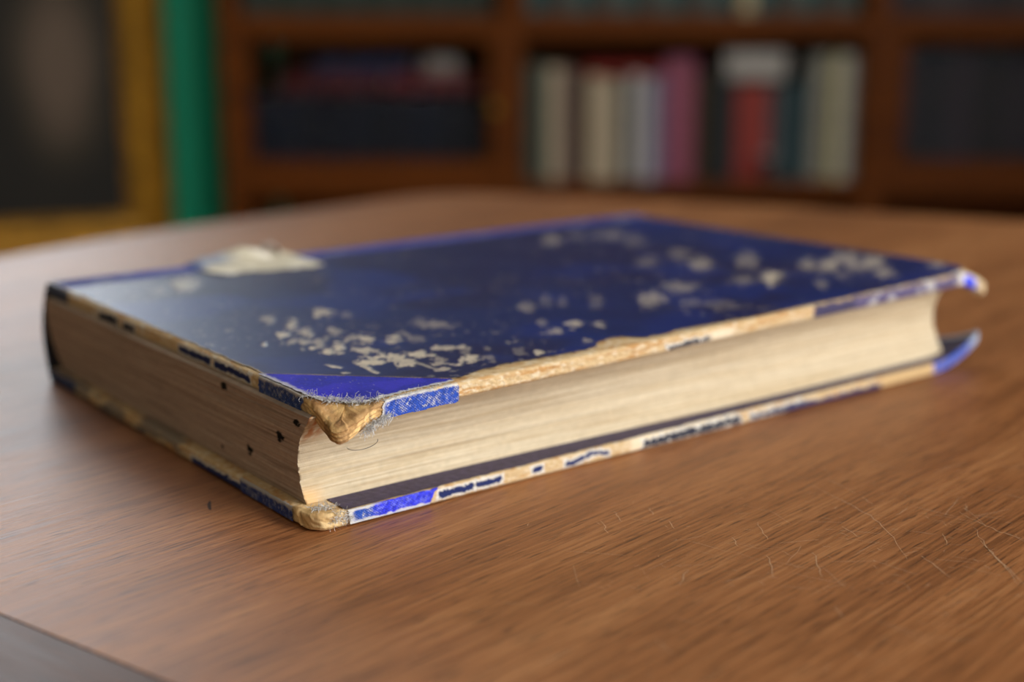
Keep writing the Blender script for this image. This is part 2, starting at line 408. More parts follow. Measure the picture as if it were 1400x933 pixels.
def perimeter(rc, fine=0.22, coarse=2.0):
    """points round the board outline: (x, y, nx, ny, side) starting at the near fore corner, along the fore-edge first"""
    out = []
    def seg(x0, y0, x1, y1, nx, ny, st, side):
        n = max(2, int(math.hypot(x1-x0, y1-y0)/st))
        for k in range(n): out.append((x0+(x1-x0)*k/n, y0+(y1-y0)*k/n, nx, ny, side))
    def arc(cx, cy, r, a0, a1, side):
        n = 22
        for k in range(n):
            a = a0+(a1-a0)*k/n; out.append((cx+r*math.cos(a), cy+r*math.sin(a), math.cos(a), math.sin(a), side))
    h = math.pi/2
    seg(rc, 0, LB-2, 0, 0, -1, fine, 0); arc(LB-2, 2, 2, -h, 0, 0)
    seg(LB, 2, LB, WB_-1, 1, 0, coarse, 1); arc(LB-1, WB_-1, 1, 0, h, 1)
    seg(LB-1, WB_, 1, WB_, 0, 1, coarse, 2); arc(1, WB_-1, 1, h, 2*h, 2)
    seg(0, WB_-1, 0, rc, -1, 0, fine, 3); arc(rc, rc, rc, math.pi, 1.5*math.pi, 3)
    return np.array(out)
def frag(c, hgt, u, w, a, b_, w0, w1, color, seed, rim=True, amp=0.5, soft=0.12):
    """a torn remnant of covering between a..b along the edge and w0..w1 down it, with a pale torn rim"""
    n = (fbm(u*0.8, w*0.9, seed, 3)-0.5)*2*amp*0.75 + (fbm(u*2.4, w*2.4, seed+3, 2)-0.5)*2*amp*0.7
    d = np.minimum(np.minimum(u-a, b_-u)*0.8, np.minimum(w-w0, w1-w)) + n
    if rim: c = mixc(c, RIM, ss(-0.6, -0.25, d)*0.95)
    c = mixc(c, color, ss(0.0, soft*2, d))
    return c, hgt + 0.10*ss(0, 0.2, d)
def weave(u, w, base, white, seed, dens=0.45):
    p = np.sin(u*2*math.pi/0.62 + w*1.3)*np.sin(w*2*math.pi/0.62 - u*0.5)
    m = ss(dens-0.18, dens+0.22, fbm(u*1.5, w*1.5, seed, 3)*0.85 + 0.22*p)
    c = np.zeros(u.shape+(3,)) + base
    c = c*(0.45+1.0*fbm(u*3.2, w*3.2, seed+5, 2)+0.18*p)[..., None]
    return mixc(c, white, m*0.8)
def core_color(u, w, seed):
    n = fbm(u*0.16, w*0.9, seed, 4); n2 = fbm(u*0.7, w*2.3, seed+9, 3)
    c = np.zeros(np.broadcast(u, w).shape+(3,)) + CREAM
    c = mixc(c, TAN, ss(0.5, 0.72, n)); c = mixc(c, PALE, ss(0.52, 0.75, n2)*0.8)
    return mixc(c, BROWN, ss(0.66, 0.8, fbm(u*0.5, w*2.8, seed+31, 3))*0.45)
ROWS = [(74.0, 0.0), (30, 0), (14, 0), (10, 0), (7, 0), (5, 0), (3.5, 0), (2.4, 0), (1.6, 0), (1.0, 0.0), (0.55, 0.08), (0.2, 0.28), (0.04, 0.6)]
ROWS += [(0.0, 0.6+(TH-1.2)*k/13) for k in range(1, 13)]
ROWS += [(0.04, TH-0.6), (0.2, TH-0.28), (0.55, TH-0.08), (1.0, TH), (2, TH), (4, TH), (8, TH), (14, TH), (74.0, TH)]
def board(name, per, place, paint, mat, parent):
    n = len(per); m = len(ROWS)
    ins = np.array([r[0] for r in ROWS])[None, :]; drop = np.array([r[1] for r in ROWS])[None, :]
    X, Y, NX, NY = [per[:, k][:, None] for k in range(4)]
    x = np.clip(X - NX*np.minimum(ins, 3), ins, LB-ins); y = np.clip(Y - NY*np.minimum(ins, 3), ins, WB_-ins)
    x = np.where(ins <= 1.0, X-NX*ins, x); y = np.where(ins <= 1.0, Y-NY*ins, y)
    dr = np.broadcast_to(drop, x.shape)
    fore = per[:, 4][:, None] == 0
    # along-edge coordinate: x on the fore-edge, y on the short edge
    u = np.where(per[:, 4][:, None] == 3, 500+Y, X) + 0*ins
    wv = dr - np.minimum(ins, 6)*(dr < 1)*0.6 + np.minimum(ins, 6)*(dr > TH-1)*0.6
    col, hgt = paint(u, wv, x, y, per[:, 4][:, None]+0*ins, dr)
    out = np.where((ins < 0.3), 1.0, 0.3)
    x2 = x + NX*hgt*out; y2 = y + NY*hgt*out
    P = place(x2, y2, dr - hgt*(ins > 0.3)*np.where(dr > 1, -1, 1)*0.6)
    me = grid(name, P*MM, None, col, close_u=True, flip=False)
    return obj(name, me, mat, parent)
M_BOARD = painted('worn_board_edge', rough=0.85, spec=0.25, bscale=2500, bump=0.5)
M_PAPERCOVER = painted('navy_cover_paper', rough=0.42, spec=0.5, bscale=1600, bump=0.22, bdist=0.00012)
M_CLOTH = painted('blue_book_cloth', rough=0.75, spec=0.3, bscale=2600, bump=0.5)
M_PAGES = painted('aged_page_edges', rough=0.9, spec=0.15, bscale=4200, bump=0.35)
M_PASTE = simple('violet_endpaper', srgb(66, 58, 84), rough=0.7, var=0.25, scale=600, bump=0.2)
M_SPINE = simple('dark_spine_cloth', srgb(34, 38, 52), rough=0.7, var=0.3, scale=900, bump=0.3)

def paint_top(u, w, x, y, side, dr):
    c = core_color(u, w, 11); h = (fbm(u*1.3, w*2.0, 5, 3)-0.5)*0.35
    f = side == 0; l = side == 3; v = u-500
    def apply(mask, fn):
        nonlocal c, h
        c2, h2 = fn(); m = mask
        c = np.where(m[..., None], c2, c); h = np.where(m, h2, h)
    # fore-edge
    apply(f, lambda: frag(c, h, u, w, 91, 110, 1.9, 3.2, srgb(52, 50, 58), 21, True, 0.8))
    apply(f, lambda: (mixc(c, PALE*1.05, ss(104, 107, u)*ss(116, 112, u)*ss(0.6, 1.2, w)), h))
    apply(f, lambda: frag(c, h, u, w, 143.5, 196, -0.4, 4.4, srgb(66, 62, 92), 33, False, 0.9, 0.4))
    apply(f, lambda: frag(c, h, u, w, 160, 209, -0.4, 4.4, srgb(92, 84, 118), 37, False, 1.0, 0.5))
    apply(f & (u > 160), lambda: (mixc(c, RIM, ss(0.6, 0.75, fbm(u*0.45, w*0.4, 43, 2))*ss(160, 170, u)*0.5), h))
    apply(f, lambda: (mixc(c, RIM, ss(207.5, 209, u)), h))
    apply(f, lambda: (mixc(c, srgb(70, 84, 235), ss(210, 211, u)*ss(216.5, 216, u)*ss(0.3, 0.7, w)), h))
    apply(f, lambda: (mixc(c, srgb(228, 205, 165), ss(216.5, 217.5, u)*ss(12, 7, np.hypot(LB-x, y))), h + 1.5*ss(216.0, 218.5, u)*ss(7.5, 3.5, np.hypot(LB-x, y))))
    # short edge
    apply(l, lambda: frag(c, h, v, w, 34.6, 51.0, 0.75, 2.6, NAVY, 51))
    apply(l, lambda: frag(c, h, v, w, 52.6, 68.6, 0.75, 2.6, NAVY, 52))
    apply(l, lambda: frag(c, h, v, w, 92.5, 99.5, 1.0, 3.0, srgb(36, 40, 60), 53, True, 0.5))
    apply(l, lambda: frag(c, h, v, w, 102.5, 114, 0.9, 3.2, srgb(38, 42, 62), 54, True, 0.6))
    apply(l, lambda: (mixc(c, RIM, ss(0.58, 0.7, fbm(v*0.35, w*0.5, 57, 2))*ss(84, 88, v)*ss(133, 130, v)*0.7), h))
    apply(l, lambda: frag(c, h, v, w, 134, 152, -0.5, 4.2, srgb(66, 72, 92), 55, False, 0.4))
    # crushed near corner: laminations of the board
    d = np.hypot(x, y)
    lam = np.sin(dr*7.0 + fbm(u*0.6, dr*0.5, 71, 2)*5)
    k = ss(16, 9, d)
    c = mixc(c, mixc(c*0 + TAN, srgb(236, 196, 132), ss(0.45, 0.7, fbm(x*0.5, y*0.5+dr, 73, 3))), k*0.85)
    c = mixc(c, srgb(120, 78, 40), k*ss(0.75, 0.95, lam)*0.6)
    c = mixc(c, srgb(84, 58, 36), k*ss(0.62, 0.72, fbm(x*0.9+3, y*0.9, 74, 3))*0.5)
    h = h + k*(0.10*lam + (fbm(x*0.35, y*0.35+dr*0.2, 75, 2)-0.5)*0.7 + (fbm(x*2.2, y*2.2+dr*2, 76, 2)-0.5)*0.25)
    return c, h
per_top = perimeter(2.6)
front = board('front_cover', per_top, lambda x, y, dr: top_pt(x, y, dr), paint_top, M_BOARD, book)
front['label'] = 'upper board with cream worn edges and a crushed corner'

def paint_bot(u, w, x, y, side, dr):
    c = core_color(u, w, 111); h = (fbm(u*1.3, w*2.0, 105, 3)-0.5)*0.3
    f = side == 0; l = side == 3; v = u-500
    def apply(mask, fn):
        nonlocal c, h
        c2, h2 = fn(); c = np.where(mask[..., None], c2, c); h = np.where(mask, h2, h)
    apply(f, lambda: frag(c, h, u, w, 29.8, 39.0, 0.8, 2.5, NAVY, 121))
    apply(f, lambda: frag(c, h, u, w, 39.4, 46.5, 0.8, 2.5, NAVY, 122))
    apply(f, lambda: frag(c, h, u, w, 55.0, 57.8, 0.9, 2.2, NAVY, 123, True, 0.35))
    sw = 1.7 + 0.55*np.sin((u-64)/13*2*math.pi + 0.6)
    apply(f, lambda: frag(c, h, u, w, 64.2, 77.2, sw-0.75, sw+0.55, NAVY, 124, True, 0.5))
    apply(f, lambda: (mixc(c, PALE*1.08, ss(83, 85, u)*ss(120, 118, u)*0.9), h))
    apply(f, lambda: frag(c, h, u, w, 88, 121, 0.9, 3.0, srgb(48, 50, 64), 125, True, 1.1))
    apply(f, lambda: frag(c, h, u, w, 124, 146, 1.2, 3.2, srgb(80, 82, 100), 126, True, 1.3))
    apply(f, lambda: frag(c, h, u, w, 138, 175, 1.7, 4.2, srgb(54, 50, 92), 127, False, 0.8))
    apply(f, lambda: (mixc(c, srgb(198, 168, 122), ss(174, 176, u)*ss(199, 197, u)), h))
    apply(f, lambda: (mixc(c, srgb(44, 84, 186), ss(197.5, 199, u)*(0.75+0.25*ss(0.4, 0.6, fbm(u*0.8, w, 131, 3)))), h))
    apply(f, lambda: (mixc(c, srgb(176, 190, 204), ss(212, 219, u)*0.9), h))
    apply(side == 1, lambda: (mixc(c, srgb(170, 184, 200), np.ones_like(u)*0.9), h))
    # short edge
    apply(l, lambda: frag(c, h, v, w, 28, 57, 1.5, 4.2, srgb(44, 50, 100), 141, True, 0.7))
    apply(l, lambda: (mixc(c, srgb(120, 112, 106), ss(0.42, 0.6, fbm(v*0.12, w*0.5, 143, 3))*ss(56, 64, v)*0.8), h))
    apply(l, lambda: frag(c, h, v, w, 84, 132, 2.0, 4.4, srgb(70, 70, 80), 144, False, 1.2, 0.5))
    apply(l, lambda: frag(c, h, v, w, 130, 153, -0.5, 4.6, srgb(58, 66, 100), 145, False, 0.5))
    d = np.hypot(x, y); k = ss(11.5, 7.5, d)
    c = mixc(c, mixc(c*0 + srgb(202, 166, 112), srgb(234, 204, 150), ss(0.4, 0.7, fbm(x*0.5, y*0.5+dr, 151, 3))), k*0.9)
    c = mixc(c, srgb(110, 84, 58), k*ss(0.6, 0.75, fbm(x*0.8, y*0.8+dr*0.6, 152, 3))*0.6)
    h = h + k*((fbm(x*0.4, y*0.4+dr*0.4, 153, 2)-0.5)*1.0 + (fbm(x*2.2, y*2.2+dr*2, 154, 2)-0.5)*0.35)
    return c, np.where(dr > TH-0.7, np.minimum(h, 0.0), h)
per_bot = perimeter(4.2)
back = board('back_cover', per_bot, lambda x, y, dr: bot_pt(x, y, np.maximum(TH-dr, 0.0)), paint_bot, M_BOARD, book)
back['label'] = 'lower board, edges chipped to cream, far corner curled up'

# navy paper on the upper board, ragged along the fore-edge, cut off at the corner by the cloth
PU = [-5, 25.2, 29, 33, 39, 47.8, 59, 68, 72, 75, 79, 83, 84.5, 87, 95.5, 105, 114, 126, 139, 168, 204, 212, 218, 225]
PV = [7.2, 7.2, 3.4, 2.2, 3.7, 4.4, 3.2, 2.9, 3.6, 5.7, 6.9, 7.0, 4.2, 1.9, 2.7, 2.5, 1.3, 0.8, 0.6, 0.6, 0.8, 2.2, 6.0, 9.0]
st = 0.42
gx = np.arange(0.2, LB-0.2, st); gy = np.arange(0.2, 140.5, st)
X, Y = np.meshgrid(gx, gy, indexing='ij')
rag = (fbm(X*0.35, Y*0.35, 201, 4)-0.5)*2.2
edge_d = np.minimum.reduce([Y - np.interp(X, PU, PV) + rag*0.75, X - 0.9 + rag*0.55, (LB-0.6)-X + rag*0.3,
                            (Y - (31.5-0.972*X))*0.7 + rag*0.12])
MARKS = [[26.3,74.1,1.3,-1.0,-1.9,-3.4,0.5],[28.6,66.4,1.1,-0.9,-2.7,-4.6,0.75],[26.7,56.6,1.2,-1.0,-1.9,-3.1,0.7],[21.4,58.8,1.1,-0.8,-1.4,-2.5,0.95],[41.2,72.8,1.7,-1.4,-2.6,-4.2,0.75],[13.4,52.7,0.5,-0.4,-1.0,-1.8,0.8],[20.4,51.6,1.3,-1.0,-1.0,-1.8,0.5],[22.1,48.5,1.6,-1.2,-1.1,-1.8,0.65],[23.8,46.3,0.7,-0.5,-1.8,-2.9,0.5],[20.5,42.9,0.5,-0.4,-1.0,-1.7,0.85],[17.9,43.2,0.4,-0.3,-0.7,-1.1,0.4],[32.7,53.7,1.2,-1.0,-1.9,-3.1,0.5],[44.9,66.8,1.0,-0.8,-1.7,-2.8,0.25],[27.5,48.7,0.5,-0.4,-1.1,-1.8,0.35],[22.4,38.9,1.8,-1.4,-1.7,-2.8,0.95],[25.8,40.4,1.3,-1.0,-1.8,-2.8,0.95],[34.4,42.3,1.6,-1.3,-2.3,-3.5,0.95],[33.6,45.7,1.6,-1.3,-1.0,-1.5,0.6],[28.5,34.1,1.3,-1.0,-1.4,-2.2,0.85],[27.4,36.6,1.0,-0.8,-1.1,-1.7,0.6],[29.8,32.2,0.6,-0.5,-1.1,-1.6,0.7],[39.5,38.3,1.6,-1.3,-1.8,-2.6,0.85],[43.8,34.9,1.6,-1.3,-1.6,-2.3,0.3],[56.0,44.9,3.6,-2.9,-2.2,-3.1,0.4],[55.4,49.3,1.4,-1.1,-2.2,-3.2,0.2],[44.5,24.2,3.0,-2.4,-1.3,-1.7,0.75],[30.0,25.8,3.8,-3.0,-1.6,-2.3,0.95],[24.5,24.2,2.3,-1.8,-1.3,-1.9,1],[36.0,23.9,2.3,-1.8,-1.4,-2.0,0.95],[28.5,18.7,1.6,-1.3,-1.4,-2.0,0.9],[29.8,22.4,2.8,-2.2,-1.2,-1.8,0.8],[37.0,17.4,1.1,-0.9,-1.1,-1.5,0.5],[35.1,14.2,1.0,-0.8,-1.2,-1.7,0.65],[33.3,10.2,0.7,-0.6,-0.9,-1.2,0.7],[43.0,12.6,1.3,-1.0,-1.7,-2.2,0.95],[36.8,11.2,0.9,-0.7,-0.5,-0.7,0.5],[46.5,11.7,1.0,-0.8,-1.2,-1.5,0.35],[45.4,8.2,0.6,-0.5,-1.1,-1.4,0.3],[46.5,19.6,0.8,-0.6,-2.0,-2.6,0.3],[51.5,18.2,0.5,-0.4,-1.2,-1.6,0.3],[15.1,20.7,0.7,-0.6,-0.5,-0.7,0.7],[82.6,23.7,1.2,-1.0,-2.5,-2.9,0.75],[86.2,19.2,1.1,-0.9,-2.0,-2.3,0.6],[77.2,29.7,0.8,-0.7,-2.5,-3.0,0.35],[73.0,20.4,1.6,-1.3,-1.9,-2.2,0.5],[85.8,46.0,1.5,-1.2,-3.8,-4.6,0.35],[94.8,49.1,1.2,-1.0,-4.6,-5.5,0.2],[105.1,40.5,1.2,-1.0,-4.8,-5.3,0.2],[96.9,45.0,1.0,-0.8,-4.0,-4.7,0.2],[73.4,8.5,0.9,-0.8,-1.4,-1.5,0.5],[116.8,32.0,2.6,-2.2,-5.6,-5.8,0.5],[134.0,38.8,3.1,-2.6,-4.2,-4.2,0.45],[121.1,22.5,1.7,-1.5,-3.8,-3.7,0.25],[163.7,59.9,2.3,-2.0,-6.8,-6.6,0.45],[170.6,75.5,2.1,-1.8,-7.3,-7.3,0.25],[153.4,71.8,2.4,-2.0,-5.0,-5.2,0.25],[178.8,55.0,2.3,-2.0,-9.0,-8.2,0.35],[154.1,33.8,2.2,-1.9,-4.6,-4.2,0.3],[164.2,32.2,2.0,-1.8,-7.2,-6.4,0.8],[157.4,121.0,2.2,-1.8,-6.5,-7.8,0.4],[169.3,123.2,2.8,-2.3,-5.0,-5.8,0.2],[177.7,104.3,2.8,-2.3,-7.9,-8.5,0.2],[180.3,118.2,4.7,-3.9,-5.2,-5.8,0.3],[125.1,15.6,3.6,-3.1,-3.8,-3.6,0.2],[191.7,33.9,2.3,-2.0,-7.4,-6.0,0.65],[186.7,38.3,1.6,-1.4,-7.3,-6.1,0.45],[204.2,37.6,2.5,-2.2,-7.8,-6.3,0.5],[203.7,27.9,2.6,-2.3,-7.7,-5.9,0.55],[193.3,15.2,1.9,-1.7,-6.2,-4.7,0.5],[196.2,28.2,2.2,-2.0,-7.4,-5.9,0.4],[167.3,16.8,1.2,-1.1,-4.8,-3.9,0.3],[215.4,12.4,1.6,-1.5,-5.9,-4.2,0.45],[181.7,21.2,1.5,-1.4,-5.1,-4.1,0.2],[57.5,7.3,0.8,-0.6,-1.2,-1.5,0.95],[55.8,11.2,1.0,-0.8,-2.0,-2.5,0.3],[29.7,126.1,2.6,-1.9,-3.5,-7.2,0.6],[19.6,121.5,1.6,-1.1,-2.0,-4.3,0.2]]
LINES = [[[21.2,26.1],[21.0,21.7],[20.4,16.8],0.8],[[15.4,28.4],[16.4,24.9],0.8],[[31.4,20.3],[31.9,15.2],[31.7,9.3],0.6],[[37.8,10.4],[42.5,15.4],0.8],[[25.6,49.3],[24.3,45.1],[21.7,42.8],0.5],[[45.3,43.8],[44.7,40.5],[43.2,36.2],0.35],[[28.9,43.1],[32.3,45.8],[34.6,45.8],0.6],[[22.4,51.8],[23.0,47.8],[25.9,49.0],0.5]]
base = np.zeros(X.shape+(3,)) + srgb(22, 31, 88)
base = mixc(base, srgb(28, 23, 70), ss(0.42, 0.62, fbm(X*0.025, Y*0.025, 211, 3))*0.8)
base = mixc(base, srgb(20, 38, 112), ss(0.5, 0.7, fbm(X*0.04, Y*0.04, 212, 3))*0.7)
base = mixc(base, srgb(44, 54, 104), ss(0.5, 0.8, fbm(X*0.5, Y*0.5, 213, 3))*0.35)
scuff = np.zeros(X.shape)
A_, B_ = X*0.79-Y*0.62, X*0.62+Y*0.79      # brushed along A
nz = fbm(A_*0.5, B_*0.45, 221, 3)-0.5; nz2 = fbm(A_*1.3, B_*0.9, 222, 3)-0.5
for cx, cy, ax, ay, bx, by, it in MARKS:
    det = ax*by-ay*bx; dx, dy = X-cx, Y-cy
    p = (dx*by-dy*bx)/det; q = (dy*ax-dx*ay)/det
    r2 = np.sqrt(p*p+q*q)
    prof = 1.0 - np.clip(r2/1.75, 0, 1)
    scuff = np.maximum(scuff, min(1.0, it**1.1*(1.15 if cx > 150 else 1.0))*ss(0.30, 0.62, prof + (nz*1.0 + nz2*1.1)*(prof > 0)))
for *pts, it in LINES:
    for (x0, y0), (x1, y1) in zip(pts[:-1], pts[1:]):
        dx, dy = x1-x0, y1-y0; t = np.clip(((X-x0)*dx+(Y-y0)*dy)/(dx*dx+dy*dy), 0, 1)
        d = np.hypot(X-x0-t*dx, Y-y0-t*dy)
        scuff = np.maximum(scuff, it*ss(0.95, 0.2, d+nz*1.0+nz2*1.2))
fine = ss(0.70, 0.80, fbm(X*0.8, Y*0.8, 231, 3))*0.35*ss(0.4, 0.6, fbm(X*0.05, Y*0.05, 232, 2))
scuff = np.maximum(scuff, fine)
base = mixc(base, srgb(205, 192, 172), np.clip(scuff*(0.72+0.6*fbm(A_*0.8, B_*1.1, 241, 3)), 0, 1)*0.95)
base = mixc(base, srgb(208, 178, 120), ss(0.55, 0.2, edge_d)*(edge_d > -1))
keepv = edge_d > 0
keep = keepv[:-1, :-1] & keepv[1:, :-1] & keepv[1:, 1:] & keepv[:-1, 1:]
lift = 0.30 - 0.18*scuff + 0.12*ss(2.5, 0.0, edge_d)*0
P = top_pt(X, Y, -lift)
cov = obj('cover_paper', grid('cover_paper', P*MM, keep, base), M_PAPERCOVER, front)
cov['label'] = 'scuffed navy blue covering paper'

# blue cloth over the near corner: triangle on top + turned-over strips on both edges
def strip_wrap(w):
    """w from >0 (on top, distance from the arris) to <0 (down the edge) -> inset, drop"""
    r = 0.7
    ins = np.where(w > 0, w + r*0.3, np.where(w > -r, 0.3*r*(1+w/r)**2, 0)); drop = np.where(w > 0, 0, np.where(w > -r, -w*0.75, -w-0.25*r))
    return ins, np.maximum(drop, 0)
parts_me = []
gx = np.arange(-0.2, 30, 0.2); gy = np.arange(-0.2, 33, 0.2); X, Y = np.meshgrid(gx, gy, indexing='ij')
rg = (fbm(X*0.9, Y*0.9, 301, 3)-0.5)
tip = (X/10.6 + Y/11.6 - 1)*6 + rg*2.2
dd = np.minimum.reduce([tip, (32.2-0.972*X-Y)*0.7 + rg*0.2, Y-0.9+rg*1.2, X-0.2+rg*0.8])
c = np.zeros(X.shape+(3,)) + srgb(24, 27, 160); c = c*(0.6+0.8*fbm(X*2.4, Y*2.4, 303, 2))[..., None]
c = mixc(c, srgb(48, 38, 190), ss(0.5, 0.7, fbm(X*0.15, Y*0.15, 304, 2))*0.6)
c = mixc(c, RIM*0.9, ss(1.5, 0.3, tip + (fbm(X*3, Y*3, 305, 2)-0.5)*1.4)*0.85)
c = mixc(c, RIM*0.9, ss(2.4, 1.4, Y + rg*1.4)*0.9); c = mixc(c, RIM*0.8, ss(1.8, 0.8, X + rg*1.2)*0.7)
c = mixc(c, srgb(200, 190, 170), ss(0.8, 0.95, fbm(X*4, Y*0.9, 306, 2))*0.5)
kv = dd > 0; keep = kv[:-1, :-1] & kv[1:, :-1] & kv[1:, 1:] & kv[:-1, 1:]
fl = ss(2.5, 0.3, tip)
P = top_pt(X, Y, -(0.26 + 0.5*fl*fbm(X*0.8, Y*0.8, 307, 2)))
cc = obj('corner_cloth', grid('corner_cloth', P*MM, keep, c), M_CLOTH, front); cc['label'] = 'bright blue cloth corner patch'
# fore-edge strip
uu = np.arange(9.5, 31.0, 0.16); wv = np.arange(0.9, -(TH+1.2), -0.14); U, Wv = np.meshgrid(uu, wv, indexing='ij')
ins, dr = strip_wrap(Wv)
rg = (fbm(U*0.8, Wv*0.9, 311, 3)-0.5)
c = weave(U, Wv, CLOTH, RIM, 312, 0.62)
c = mixc(c, RIM, ss(-0.75, -0.2, Wv+rg*0.9)*0.92); c = mixc(c, srgb(226, 196, 140), ss(0.55, 0.7, fbm(U*0.5, Wv*0.4, 313, 2))*ss(-0.8, 0.0, Wv))
c = mixc(c, RIM*0.9, ss(12.0, 10.8, U+rg*2)*0.9)
dd = np.minimum.reduce([U-10.4-0.25*(Wv+2)+rg*1.6, 29.6-U+rg*1.0, 0.7-Wv+rg*0.5+0*U, Wv+(TH+0.75)+rg*0.5])
kv = dd > 0; keep = kv[:-1, :-1] & kv[1:, :-1] & kv[1:, 1:] & kv[:-1, 1:]
P = top_pt(U, ins-0.22-0.12*rg, dr)
o = obj('cloth_turn_in', grid('cloth_turn_in', P*MM, keep, c), M_CLOTH, front); o['label'] = 'woven blue cloth turned over the long edge'
# short-edge strip
vv = np.arange(11, 32, 0.16); V_, Wv = np.meshgrid(vv, wv, indexing='ij'); ins, dr = strip_wrap(Wv)
rg = (fbm(V_*0.8, Wv*0.9, 321, 3)-0.5)
c = weave(V_, Wv, srgb(40, 66, 132), srgb(190, 190, 186), 322, 0.62)
c = mixc(c, srgb(205, 200, 190), ss(-1.0, 0.0, Wv+rg*0.9)*0.85)
dd = np.minimum.reduce([V_-12.6+0.3*(Wv+2)+rg*1.6, 30.6-V_+rg*1.0, 0.7-Wv+rg*0.5, Wv+(TH+0.5)+rg*0.5])
kv = dd > 0; keep = kv[:-1, :-1] & kv[1:, :-1] & kv[1:, 1:] & kv[:-1, 1:]
P = top_pt(ins-0.22-0.12*rg, V_, dr)
o = obj('cloth_turn_in', grid('cloth_turn_in', P*MM, keep, c, flip=True), M_CLOTH, front); o['label'] = 'faded blue cloth turned over the short edge'

# lower board: cloth strips and endpaper
wv = np.arange(0.5, -(TH-0.1), -0.14)
uu = np.arange(7.0, 30.0, 0.16); U, Wv = np.meshgrid(uu, wv, indexing='ij'); ins, dr = strip_wrap(Wv)
rg = (fbm(U*0.8, Wv*0.9, 331, 3)-0.5)
bl = ss(12, 16, U+rg*3)[..., None]
c = weave(U, Wv, srgb(30, 74, 170), RIM, 332, 0.58)*(1-bl) + weave(U, Wv, srgb(44, 52, 215), srgb(130, 140, 240), 333, 0.6)*bl
c = mixc(c, RIM*0.92, ss(-(TH-1.1), -(TH-0.55), Wv+rg*0.8)*0 + ss(-(TH-1.0), -(TH-0.45), -Wv*0-(-Wv))*0)
c = mixc(c, RIM*0.92, ss(TH-0.85, TH-0.5, -Wv+rg*1.2)*0.85); c = mixc(c, RIM*0.92, ss(0.9, 0.3, -Wv+rg)*ss(17, 13, U)*0.8)
c = mixc(c, RIM*0.92, ss(9.6, 8.4, U+rg*2)*0.9)
dd = np.minimum.reduce([U-7.9+rg*1.6, 29.0-0.6*(-Wv-1)-U+rg*0.8, 0.3-Wv+rg*0.9-0.9*ss(13, 16, U)*0, Wv+(TH-0.2)+0*U])
kv = dd > 0; keep = kv[:-1, :-1] & kv[1:, :-1] & kv[1:, 1:] & kv[:-1, 1:]
P = bot_pt(U, ins-0.2-0.12*rg, np.maximum(TH-dr, 0.02))
o = obj('cloth_turn_in', grid('cloth_turn_in', P*MM, keep, c), M_CLOTH, back); o['label'] = 'bright blue cloth on the lower long edge'
vv = np.arange(7, 34, 0.16); V_, Wv = np.meshgrid(vv, wv, indexing='ij'); ins, dr = strip_wrap(Wv)
rg = (fbm(V_*0.8, Wv*0.9, 341, 3)-0.5)
c = weave(V_, Wv, srgb(40, 60, 128), srgb(180, 182, 180), 342, 0.66)
c = mixc(c, srgb(190, 186, 176), ss(1.3, 0.4, -Wv+rg)*0.75)
dd = np.minimum.reduce([V_-8.6+rg*1.6, 32-V_+rg*1.4, 0.3-Wv+rg*0.6, Wv+(TH-0.2)+0*V_])
kv = dd > 0; keep = kv[:-1, :-1] & kv[1:, :-1] & kv[1:, 1:] & kv[:-1, 1:]
P = bot_pt(ins-0.2-0.12*rg, V_, np.maximum(TH-dr, 0.02))
o = obj('cloth_turn_in', grid('cloth_turn_in', P*MM, keep, c, flip=True), M_CLOTH, back); o['label'] = 'dull blue cloth on the lower short edge'
uu = np.arange(7.5, 218, 0.5); vv = np.array([0.35, 0.6, 0.9, 1.5, 3, 6, 10, 14, 20]); U, V_ = np.meshgrid(uu, vv, indexing='ij')
V2 = V_ + (vv[None, :] < 0.4)*(fbm(U*0.4, 0*U, 351, 3)-0.35)*1.3*ss(14, 18, U)
P = bot_pt(U, V2, TH+0.14)
o = obj('endpaper', grid('endpaper', P*MM), M_PASTE, back); o['label'] = 'dark violet endpaper strip'

# page block: concave fore-edge, rounded back, every few leaves a slightly proud or recessed layer
X0, X1 = 2.2, 209.0
NL = 120
hh = np.linspace(0, 1, NL)
def page_pt(x, y, h):
    lo = bot_pt(x, y, TH+0.05); lo[..., 2] = TH+0.2
    hi = top_pt(x, y, TH-0.05, False)
    return lo*(1-h[..., None]) + hi*h[..., None]
lay = (np.random.RandomState(3).rand(NL)-0.5)
lay = lay*0.10 + (vn(hh*14, 0*hh, 9)-0.5)*0.45 + (vn(hh*40, 0*hh, 19)-0.5)*0.15
def fore_y(h, x):
    return 8.2*(1-h) + 7.6*h + 4.0*np.sin(math.pi*h)**0.9 - 2.4*h*ss(8, 60, x) - 3.2*(1-h)*ss(20, 150, x)
def back_y(h): return 146.5 + 3.0*np.sin(math.pi*h)
tint = fbm(hh*9, 0*hh, 401, 3)
def page_col(u, h, seed, dirt_shade):
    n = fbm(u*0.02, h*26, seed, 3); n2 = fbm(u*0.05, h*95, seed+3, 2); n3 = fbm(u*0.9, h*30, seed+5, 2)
    c = np.zeros(np.broadcast(u, h).shape+(3,)) + (srgb(200, 185, 157) if not dirt_shade else srgb(178, 160, 146))  # end faces use darker colours: dirt plus shade painted in
    c = mixc(c, srgb(190, 170, 136) if not dirt_shade else srgb(154, 136, 122), ss(0.45, 0.72, n)*0.55)
    c = mixc(c, srgb(168, 144, 110) if not dirt_shade else srgb(122, 106, 94), ss(0.6, 0.8, n2)*0.5)
    c = mixc(c, srgb(220, 208, 182) if not dirt_shade else srgb(190, 170, 152), ss(0.58, 0.75, 1-n2)*0.5)
    return c*(0.9+0.2*n3)[..., None]
